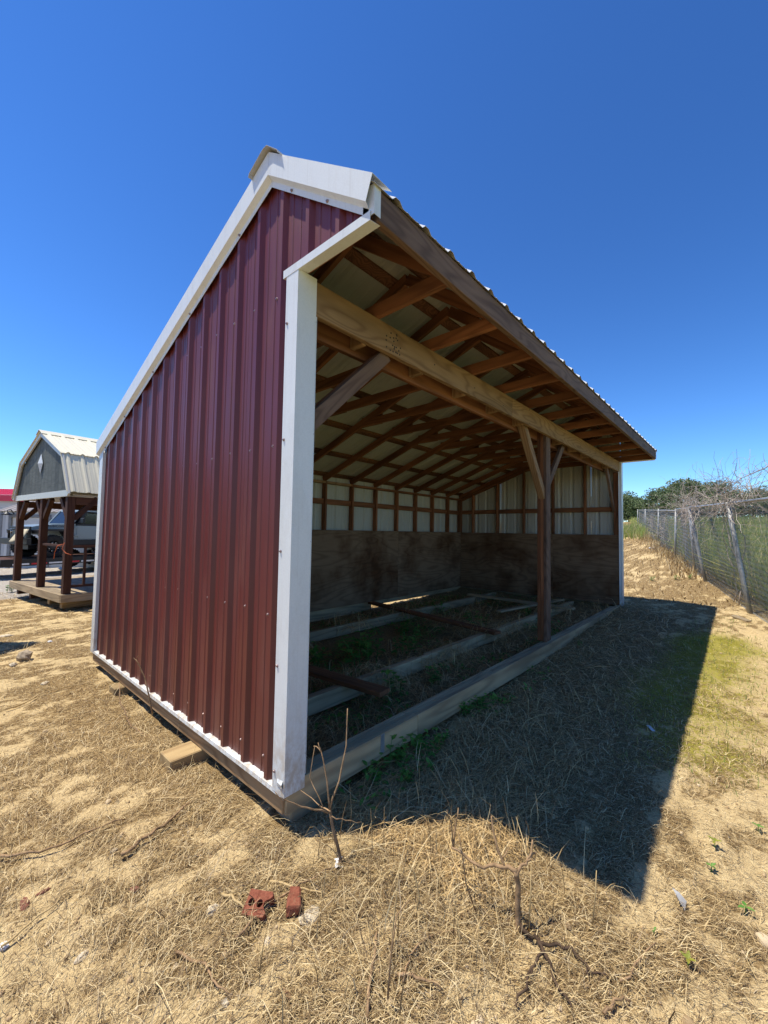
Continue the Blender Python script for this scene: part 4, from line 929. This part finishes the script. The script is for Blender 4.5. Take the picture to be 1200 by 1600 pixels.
def stone(px, py, r, mat, label, name='stone', sc=(1, .75, .5), seed=None, cat='stone', rot=None, up=.25):
    p = onground(px, py); V, F = rock_geo(r, seed or int(px*7+py), (8, 6), sc); a = rot if rot is not None else px*.37
    o = obj(name, V, F, mat); o.matrix_basis = Matrix.Translation(p+Vector((0, 0, r*sc[2]*up))) @ Matrix.Rotation(a, 4, 'Z'); return tag(o, label, cat, 'loose stones on the ground' if cat == 'stone' else None)
stone(38, 1030, .105, M['dkstone'], 'large angular brown rock on the dirt left of the red wall', sc=(1, .7, .62), up=.5)
stone(20, 1040, .05, M['stone'], 'flat pale yellow stone beside the large brown rock')
stone(8, 994, .08, M['stone'], 'pale flat stone at the left edge above the dark shadow', sc=(1.2, .8, .2))
stone(78, 1003, .03, M['paper'], 'tiny white stone right of the dark shadow tip')
stone(70, 1068, .04, M['stone'], 'pale stone on the combed dirt below the large rock', sc=(1.2, .7, .35))
stone(332, 1424, .03, M['stone'], 'pale yellow stone left of the cored brick')
stone(128, 1497, .024, M['stone'], 'pale stone on bare sand near the lower left', sc=(1.1, .6, .5))
stone(352, 1568, .016, M['stone'], 'small pale stone near the bottom edge')
stone(484, 1432, .045, M['stone'], 'flat cream stone beside the small brick fragment', sc=(1, .8, .25))
stone(418, 1472, .018, M['stone'], 'small white stone below the brick pieces')
stone(5, 1480, .02, M['paper'], 'white pebble at the left edge of the picture')
stone(178, 1330, .018, M['dkstone'], 'small brown pebble beside the long fallen stick')
stone(210, 1390, .03*.6, M['chip'], 'small red brick chip on the sand', 'brick_chip', (1.1, .7, .5), cat='brick chip')
stone(38, 1414, .045*.6, M['chip'], 'dull red brick chip near the left edge', 'brick_chip', (1.4, .6, .35), cat='brick chip')
stone(68, 1394, .032*.6, M['chip'], 'second dull red chip further from the left edge', 'brick_chip', (1.4, .6, .35), cat='brick chip')
stone(446, 1553, .026*.6, M['chip'], 'red brick chip near the bottom edge', 'brick_chip', (1.4, .7, .4), cat='brick chip')
stone(461, 1380, .022*.6, M['chip'], 'small red chip above the brick fragment', 'brick_chip', cat='brick chip')
# cored brick: half brick, real holes, broken right end
p = onground(384, 1420); bt = thing('broken_brick', 'broken red cored brick with round holes lying in dry grass', 'brick', p)
BMx = Matrix.Translation(p+Vector((.01, 0, -.006))) @ Matrix.Rotation(-1.0, 4, 'Z') @ Matrix.Rotation(.38, 4, 'X') @ Matrix.Scale(.84, 4)
bw, bl_, bh = .098, .115, .056
def brick_geo():
    # plate with 2 full holes and one open half hole, by ring bridging per cell
    V = []; F = []; holes = [(.026, 0), (.066, 0)]; cellx = [0, .046, .086]; N = 16; rdb = random.Random(2)
    for (hx, hy), (x0, x1) in zip(holes, zip(cellx[:-1], cellx[1:])):
        for z in (0, bh):
            b0 = len(V)
            ho, wo = (x1-x0)/2, bw/2; mx = (x0+x1)/2; out = []
            for (ax_, ay_), (bx_, by_) in zip(((ho, -wo), (ho, wo), (-ho, wo), (-ho, -wo)), ((ho, wo), (-ho, wo), (-ho, -wo), (ho, -wo))):
                for q in range(4): out.append((mx+ax_+(bx_-ax_)*q/4, ay_+(by_-ay_)*q/4))
            for ox, oy in out: a = math.atan2(oy-hy, ox-hx); V.append((hx+.0155*math.cos(a), hy+.0155*math.sin(a), z))
            for ox, oy in out: V.append((ox+rdb.uniform(-.0008, .0008)*(z > 0), oy+rdb.uniform(-.001, .001), z+rdb.uniform(-.001, .001)*(z > 0)))
            for i in range(N): j = (i+1) % N; F.append((b0+i, b0+j, b0+N+j, b0+N+i) if z == 0 else (b0+i, b0+N+i, b0+N+j, b0+j))
            # corner fill
        b0 = len(V)-4*N
        for i in range(N): j = (i+1) % N; F.append((b0+i, b0+2*N+i, b0+2*N+j, b0+j)); F.append((b0+N+i, b0+N+j, b0+3*N+j, b0+3*N+i))
    # broken end: ragged prongs around the half hole
    for sy, l1 in ((1, .118), (-1, .108)):
        P = [(.086, sy*bw/2), (l1-.006, sy*bw/2), (l1, sy*.032), (l1-.012, sy*.02), (.094, sy*.016), (.086, sy*.008)]
        V2, F2 = prism_geo(P, lambda q, t: (q[0], q[1], bh*t-.0+(.003 if t and q[0] > .1 else 0))); o_ = len(V); V += V2; F += [tuple(i+o_ for i in f) for f in F2]
    return V, F
bo = obj('brick_body', *brick_geo(), M['brick'], bt, True); bo.matrix_basis = bt.matrix_basis.inverted() @ BMx
p = onground(459, 1420); V, F = cbox_geo(.085, .05, .04, .006); rd = random.Random(5)
V = [(v[0]+rd.uniform(-.005, .005), v[1]+rd.uniform(-.005, .005)+.006*math.sin(v[0]*60), v[2]+rd.uniform(-.004, .004)) for v in V]
o = obj('brick_fragment', V, F, M['brick']); o.matrix_basis = Matrix.Translation(p+Vector((-.02, -.03, .018))) @ Matrix.Rotation(1.0, 4, 'Z') @ Matrix.Rotation(-.15, 4, 'Y'); tag(o, 'small split red brick fragment right of the cored brick', 'brick')

# ------------------------------------------------------------------ dead shrubs and fallen sticks
def stems(t, base, chains, dep, rad0=.008, mat='twig'):
    for ch, r0, r1 in chains:
        pts = []; m = len(ch)
        for i, (px, py, dd) in enumerate(ch): pts.append(atdepth(px, py, dep+dd))
        # densify with a little crookedness
        q = []
        for a, b in zip(pts[:-1], pts[1:]):
            for k in range(3): q.append(a.lerp(b, k/3)+Vector((random.gauss(0, .003),)*3 if k else (0, 0, 0)))
        q.append(pts[-1]); tube('stem', q, np.linspace(r0, r1, len(q)), M[mat], t, 6)
b1 = onground(533, 1352); d1 = depth_of(b1); t = thing('dead_shrub', 'bare dead shrub with upright twigs in front of the white corner trim', 'dead shrub', b1)
stems(t, b1, [([(534, 1354, 0), (524, 1310, 0), (517, 1275, .01), (515, 1260, .01)], .008, .006), ([(515, 1262, .01), (530, 1220, .05), (541, 1165, .1), (543, 1107, .13)], .005, .0025),
  ([(515, 1265, .01), (511, 1220, .02), (502, 1175, .05), (490, 1166, .06)], .0045, .002), ([(502, 1175, .05), (497, 1160, .06)], .003, .0015), ([(513, 1270, .0), (480, 1262, -.06), (450, 1252, -.1), (430, 1238, -.12)], .0045, .0018),
  ([(516, 1268, 0), (495, 1255, .1), (470, 1235, .16)], .0035, .0015), ([(518, 1275, 0), (540, 1282, .02), (565, 1284, .05)], .003, .0012), ([(505, 1262, .02), (484, 1215, .08), (492, 1165, .12)], .003, .0015)], d1)
b2 = onground(809, 1450); d2 = depth_of(b2); t = thing('dead_shrub', 'gnarled dead woody stump with a forked branch on the grass heap', 'dead shrub', b2)
stems(t, b2, [([(809, 1458, 0), (809, 1420, 0), (810, 1385, .0), (806, 1362, 0)], .011, .0095), ([(808, 1362, 0), (790, 1355, .03), (765, 1352, .06), (735, 1345, .1), (706, 1324, .12)], .009, .004),
  ([(808, 1365, 0), (818, 1350, .02), (828, 1338, .03), (832, 1312, .05)], .007, .003), ([(822, 1346, .02), (838, 1332, .04)], .004, .002), ([(790, 1355, .03), (778, 1330, .06), (770, 1295, .1), (768, 1275, .12)], .005, .003),
  ([(708, 1326, .12), (712, 1290, .14), (716, 1262, .16)], .004, .002), ([(708, 1326, .12), (706, 1290, .12), (698, 1266, .1)], .003, .0015), ([(785, 1340, .05), (795, 1325, .07)], .003, .0015)], d2)
b3 = onground(222, 1148); d3 = depth_of(b3); t = thing('dead_shrub', 'thin crooked dead stem beside the foot of the red wall', 'dead shrub', b3)
stems(t, b3, [([(222, 1220, -.25), (212, 1180, -.15), (230, 1150, 0), (205, 1135, .1), (188, 1100, .2), (186, 1068, .3)], .009, .004), ([(238, 1115, .1), (230, 1075, .12), (222, 1050, .14), (212, 1030, .15)], .006, .003), ([(212, 1031, .15), (208, 1028, .15)], .002, .001), ([(212, 1031, .15), (216, 1024, .15)], .002, .001)], d3)
for k, (ch, lab) in enumerate(((((612, 1500, 0), (615, 1440, 0), (622, 1380, .02), (624, 1345, .03)), 'tall thin dry stalk leaning at the left of the grass heap'),
   (((650, 1440, 0), (655, 1400, 0), (648, 1365, .02), (640, 1350, .02)), 'pale crooked dry stalk in the grass heap'), (((745, 1430, 0), (728, 1380, .0), (722, 1330, .02), (716, 1300, .02)), 'dark upright dry stalk in the middle of the grass heap'),
   (((826, 1460, 0), (829, 1400, 0), (830, 1350, .02)), 'thin straight dry stalk right of the forked stump'), (((925, 1455, 0), (930, 1400, 0), (932, 1360, .01)), 'lone thin dry stalk right of the grass heap'), (((606, 1560, -.05), (612, 1480, -.02), (620, 1430, 0), (640, 1405, .02)), 'dark dry stalk rising near the bottom of the grass heap'))):
    b = onground(*ch[0][:2]); d = depth_of(b); q = [atdepth(a_, b_, d+c_) for a_, b_, c_ in ch]; tag(tube('dry_stalk', q, np.linspace(.0035, .0015, len(q)), M['twig' if k in (2, 5) else 'straw'], None, 5), lab, 'dry stalk', 'dry stalks on the heap')
def stick(pts, r, lab, mat='twig'):
    q = []
    g = [onground(*p) for p in pts]
    for a, b in zip(g[:-1], g[1:]):
        for k in range(4):
            m = a.lerp(b, k/4); q.append(Vector((m.x+random.gauss(0, .004), m.y+random.gauss(0, .004), G(m.x, m.y)+r+.012+random.uniform(0, .008))))
    q.append(g[-1]+Vector((0, 0, .015))); tag(tube('fallen_stick', q, np.linspace(r, r*.5, len(q)), M[mat], None, 6), lab, 'stick', 'fallen sticks')
stick([(190, 1342), (225, 1318), (262, 1292), (300, 1258)], .009, 'thick dark fallen stick on the sand left of the shed corner')
stick([(0, 1345), (60, 1340), (130, 1310), (195, 1285)], .006, 'long thin fallen stick across the left side')
stick([(346, 1404), (375, 1420), (396, 1435)], .006, 'short pale stick beside the cored brick', 'straw')
stick([(420, 1385), (460, 1395), (510, 1403)], .006, 'pale stick above the small brick fragment', 'straw')
stick([(365, 1475), (420, 1425), (470, 1390), (520, 1362)], .005, 'dark thin stick crossing between the two brick pieces')
stick([(275, 1495), (320, 1518), (335, 1545), (357, 1562)], .005, 'curved fallen stick near the bottom left')
stick([(570, 1600), (582, 1520), (590, 1460)], .006, 'dark fallen stick at the bottom centre')
stick([(0, 1490), (60, 1440), (110, 1400)], .004, 'thin pale straw stick near the left edge', 'straw')
stick([(625, 1530), (660, 1540), (692, 1555)], .006, 'grey fallen stick right of the bottom centre')
stick([(240, 1255), (310, 1248), (360, 1228)], .004, 'thin pale stem lying by the timber block', 'straw')
stick([(10, 1112), (60, 1090), (110, 1075), (150, 1068)], .006, 'long thin root lying across the combed dirt', 'straw')
stick([(630, 1545), (640, 1500), (680, 1470), (720, 1462)], .004, 'thin curved twig on the lower slope of the heap')
stick([(940, 1590), (965, 1575), (985, 1572)], .006, 'bent twig near the bottom right')
stick([(970, 1540), (1000, 1512), (1025, 1480)], .004, 'thin dark twig on bare sand at right')

# dark limbs laid on the sand in the shape of the stump's cast shadow
bb = onground(838, 1478); t = thing('stump_shadow', 'dark forked limbs laid on the sand below the stump as its cast shadow', 'branch', bb)
for pth, r in ((((812, 1456), (838, 1478), (846, 1492), (832, 1528), (806, 1580)), .008), (((846, 1490), (868, 1545), (896, 1592)), .006), (((842, 1484), (892, 1492), (924, 1528), (956, 1541)), .006), (((832, 1528), (812, 1538)), .004), (((918, 1520), (922, 1546)), .004)):
    g = [onground(*q) for q in pth]; q = []
    for a, b in zip(g[:-1], g[1:]):
        for k in range(4): m = a.lerp(b, k/4); q.append(Vector((m.x+random.gauss(0, .005), m.y+random.gauss(0, .005), G(m.x, m.y)+r+.014+random.uniform(0, .01))))
    q.append(g[-1]+Vector((0, 0, .012))); tube('shadow_limb', q, np.linspace(r, r*.45, len(q)), M['shadowtwig'], t, 6)

# ------------------------------------------------------------------ green weeds
def leaf_geo(M4, l, wd, fold=.25, droop=.3):
    P = [(0, 0, 0), (l*.35, -wd/2, fold*wd*.5), (l*.35, 0, 0), (l*.35, wd/2, fold*wd*.5), (l*.75, -wd*.32, fold*wd*.3-droop*l*.15), (l*.75, 0, -droop*l*.15), (l*.75, wd*.32, fold*wd*.3-droop*l*.15), (l, 0, -droop*l*.4)]
    return [M4 @ Vector(p) for p in P], [(0, 1, 2), (0, 2, 3), (1, 4, 5, 2), (2, 5, 6, 3), (4, 7, 5), (5, 7, 6)]
def weed_geo(seed, nst, h, ll, lw):
    rd = random.Random(seed); L_ = []; St = []
    for s in range(nst):
        a = rd.uniform(0, 6.28); ln = rd.uniform(.2, .7); hh = h*rd.uniform(.6, 1); base = Vector((rd.gauss(0, .03), rd.gauss(0, .03), 0)); q = [base+Vector((math.cos(a)*ln*hh*t*t, math.sin(a)*ln*hh*t*t, hh*t)) for t in (0, .33, .66, 1)]
        St.append(tube_geo(q, [.0025, .002, .0016, .001], 5))
        for k in range(7):
            t = .25+.75*k/6; i = min(2, int(t*3)); p = q[i].lerp(q[i+1], t*3-i); b = a+k*2.4+rd.uniform(-.4, .4)
            L_.append(leaf_geo(Matrix.Translation(p) @ Matrix.Rotation(b, 4, 'Z') @ Matrix.Rotation(-rd.uniform(-.1, .7), 4, 'Y'), ll*rd.uniform(.6, 1.1)*(1-.4*t*.6), lw*rd.uniform(.8, 1.1)))
    return merge(L_), merge(St)
WE = [weed_geo(11+k, 5, .16, .06, .034) for k in range(3)]
wmesh = [(mesh('leaves', *a, M['leaf']), mesh('stalk', *b, M['leaf'])) for a, b in WE]
def weed(px, py, sc, label, k=0, wp=None, rot=None):
    p = Vector(wp) if wp else onground(px, py)
    if wp: p.z = G(p.x, p.y)
    mw = Matrix.Translation(p) @ Matrix.Rotation(rot if rot is not None else px*.7+py, 4, 'Z') @ Matrix.Scale(sc, 4)
    t = thing('green_weed', label, 'weed', mw=mw, group='green weeds around the shed')
    for nm, me in zip(('leaves', 'stalk'), wmesh[k % 3]): link(bpy.data.objects.new(nm, me), t, True)
weed(577, 1222, 1.0, 'leafy green weed at the near end of the sill, lowest one', 0); weed(618, 1198, 1.1, 'leafy green weed just below the near sill joint', 1); weed(655, 1182, 1.0, 'leafy green weed at the sill joint', 2)
weed(690, 1170, .8, 'sparse green weed in the thatch below the sill', 0); weed(728, 1118, .9, 'leafy green weed hugging the sill right of the joint', 1); weed(750, 1106, .8, 'small green weed against the sill, right of its twin', 2)
weed(640, 1225, .6, 'tiny green weed in the shaded thatch', 2); weed(905, 1010, .5, 'small weed by the sill beyond the post', 0)
for i, (x, y, s_, lab) in enumerate(((1.9, 1.35, 1.7, 'largest leafy weed growing inside the shed between the runners'), (2.2, 1.6, 1.5, 'leafy weed inside the shed behind the largest one'), (1.6, 1.7, 1.3, 'weed inside the shed near the left cross tie'), (2.6, 1.3, 1.2, 'weed inside the shed right of the largest one'), (1.55, .62, 1.1, 'weed between the sill and the first runner inside the shed'),
     (3.3, 1.9, 1.2, 'weed inside the shed by the far cross tie'), (4.3, 1.3, 1.3, 'weed inside the shed behind the post'), (5.0, .55, 1.2, 'weed inside the shed right of the post'), (5.5, 1.0, 1.0, 'small weed inside the shed near the far wall'), (4.8, 2.4, 1.3, 'weed at the back of the shed floor'), (2.0, .5, .8, 'low weed just inside the sill'), (.9, 1.5, 1.0, 'weed inside the shed behind the near corner trim'))): weed(i*31, i*17, s_*1.35, lab, i, (x, y, 0))
weed(1078, 905, .9, 'green weed at the foot of the fence in the middle distance', 1); weed(1055, 906, .9, 'green weed left of the fence foot in the middle distance', 2); weed(1020, 908, .8, 'green weed on the brown strip beyond the shed shadow', 0); weed(870*1.26, 1008, .4, 'small dark weed in the sun right of the shadow', 1)
weed(18, 925, 1.6, 'weed clump on the gravel left of the porch deck', 1)
# low creeping weeds nobody could count, inside the shed and along its sill
n = 16000; x = rng.uniform(.3, 7.1, n); y = rng.uniform(-.28, 3.2, n); q = fbm(x*1.6, y*1.6, 123, 3); k = ((q > .57) & (y > .15)) | ((y < -.03) & (q > .5) & (x < 3.0)); x = x[k]; y = y[k]; n = len(x)
zz = gz(x, y)+rng.uniform(.0, .09, n); a = rng.uniform(0, 6.28, n); l = rng.uniform(.012, .034, n); ti = rng.uniform(-.3, .7, n)
U = np.stack([np.cos(a)*np.cos(ti), np.sin(a)*np.cos(ti), np.sin(ti)], -1)*l[:, None]; Wv = np.stack([-np.sin(a), np.cos(a), np.zeros(n)], -1)*(l*.5)[:, None]; P0 = np.stack([x, y, zz], -1)
V = np.stack([P0-U, P0-Wv*.9, P0+U, P0+Wv*.9], 1).reshape(-1, 3); tag(npmesh('creeping_weeds', V, np.arange(n*4).reshape(-1, 4), M['leaf']), 'low creeping green weeds on the shed floor and along the sill', 'weeds', kind='stuff')
# seedlings on the sand, two leaves each
def seedling(px, py, sc, lab, mat='ytip', n=4):
    p = onground(px, py); t = thing('seedling', lab, 'seedling', p, 'seedlings on the sand'); rd = random.Random(px); L_ = []
    for k in range(n): L_.append(leaf_geo(Matrix.Translation(p+Vector((0, 0, .035*sc))) @ Matrix.Rotation(k*6.28/n+rd.uniform(-.4, .4), 4, 'Z') @ Matrix.Rotation(-rd.uniform(.0, .6), 4, 'Y'), .034*sc, .017*sc))
    obj('leaves', *merge(L_), M[mat], t); tube('stalk', [p-Vector((0, 0, .01)), p+Vector((.004, 0, .036*sc))], .0018, M['leaf'], t, 5)
seedling(1117, 1325, .9, 'yellow-green seedling on bare sand right of the shadow tip'); seedling(1112, 1362, .7, 'dark seedling below the yellow-green one', 'leaf', 6); seedling(1075, 1512, .8, 'pale green seedling near the lower right'); seedling(1022, 1462, .5, 'tiny narrow green seedling below the shadow tip', 'leaf', 2); seedling(1165, 1430, .9, 'green grass seedling at the right edge', 'leaf', 3); seedling(1185, 1300, .8, 'green seedling at the right edge above the others', 'leaf', 4)
p = onground(1070, 1425); o = obj('dead_leaf', *leaf_geo(Matrix.Translation(p+Vector((0, 0, .004))) @ Matrix.Rotation(1.2, 4, 'Z') @ Matrix.Rotation(-1.0, 4, 'Y'), .07, .035, .8), M['greyleaf']); o.modifiers.new('t', 'SOLIDIFY').thickness = .0008; tag(o, 'curled grey dead leaf standing on the sand right of the shadow', 'leaf')

# ------------------------------------------------------------------ litter
def slab(px, py, lx, ly, lz, rot, mat, name, lab, cat, tilt=0.):
    p = onground(px, py); V, F = cbox_geo(lx, ly, lz, min(.004, lz*.3)); V = [(v[0]-lx/2, v[1], v[2]+lz/2) for v in V]
    o = obj(name, V, F, mat); o.matrix_basis = Matrix.Translation(p+Vector((0, 0, .004))) @ Matrix.Rotation(rot, 4, 'Z') @ Matrix.Rotation(tilt, 4, 'Y'); return tag(o, lab, cat)
slab(1017, 1139, .09, .026, .004, .55, M['paper'], 'white_tag', 'small white plastic strip lying in the shed shadow', 'litter')
slab(1158, 968, .22, .11, .025, 1.0, M['deck'], 'board_offcut', 'short pale board offcut at the foot of the leaning fence post', 'board', -.2)
slab(995, 850, .5, .25, .05, .3, M['paper'], 'white_litter', 'white scrap lying near the far end of the fence, left one', 'litter')
slab(1018, 857, .4, .2, .04, .1, M['paper'], 'white_litter', 'white scrap lying near the far end of the fence, right one', 'litter')
slab(983, 852, .5, .08, .03, -.3, M['deck'], 'board_offcut', 'thin pale board lying beyond the shed by the white scraps', 'board')
p = onground(527, 1352); V = []; F = []
for i in range(6):
    for j in range(4): V.append((i*.012-.03+.004*math.sin(j*2), j*.01-.015, .012+.008*math.sin(i*1.7+j)+.004*math.cos(j*3)))
for i in range(5):
    for j in range(3): k = i*4+j; F.append((k, k+4, k+5, k+1))
o = obj('paper_scrap', V, F, M['paper']); o.matrix_basis = Matrix.Translation(p) @ Matrix.Rotation(.9, 4, 'Z') @ Matrix.Rotation(.5, 4, 'X'); o.modifiers.new('t', 'SOLIDIFY').thickness = .001; tag(o, 'crumpled white paper scrap caught at the foot of the dead shrub', 'litter')

# ------------------------------------------------------------------ the next shed on the lot: only its shadow reaches into the picture
na = Vector((-.59, .81, 0)).normalized(); nb = Vector((-.81, -.59, 0)); c0 = Vector((-.86, 5.72, -.08))
NM = Matrix(((na.x, nb.x, 0, c0.x), (na.y, nb.y, 0, c0.y), (0, 0, 1, c0.z), (0, 0, 0, 1)))
ns = thing('neighbour_shed', 'next grey shed out of frame at left, casting the dark shadow on the dirt', 'shed', mw=NM)
for k in range(12): abox('wall_plank', .15+k*.25, .15+k*.25+.246, .15, .17, .1, 2.3, M['gable'], ns, True, .002, 'z'); abox('wall_plank', .15, .17, .172+k*.2, .172+k*.2+.196, .1, 2.3, M['gable'], ns, True, .002, 'z'); abox('wall_plank', 3.13, 3.15, .172+k*.2, .172+k*.2+.196, .1, 2.3, M['gable'], ns, True, .002, 'z')
abox('eave_board', 0, 3.3, 0, 2.75, 2.3, 2.42, M['creamtrim'], ns, True); abox('skid', .3, 3.0, .3, .42, -.05, .1, M['block'], ns, True)
for k in range(4): sheet('roof_sheet', rib_profile(-.05+k*.85, -.05+(k+1)*.85-.002, [-.05+k*.85+.1+.2286*i for i in range(4)]), .002, lambda p: (p[0], -.03, 2.43+p[1]), lambda p: (p[0], 2.8, 2.9+p[1]), [M['cream'], M['cream']], ns, local=True)
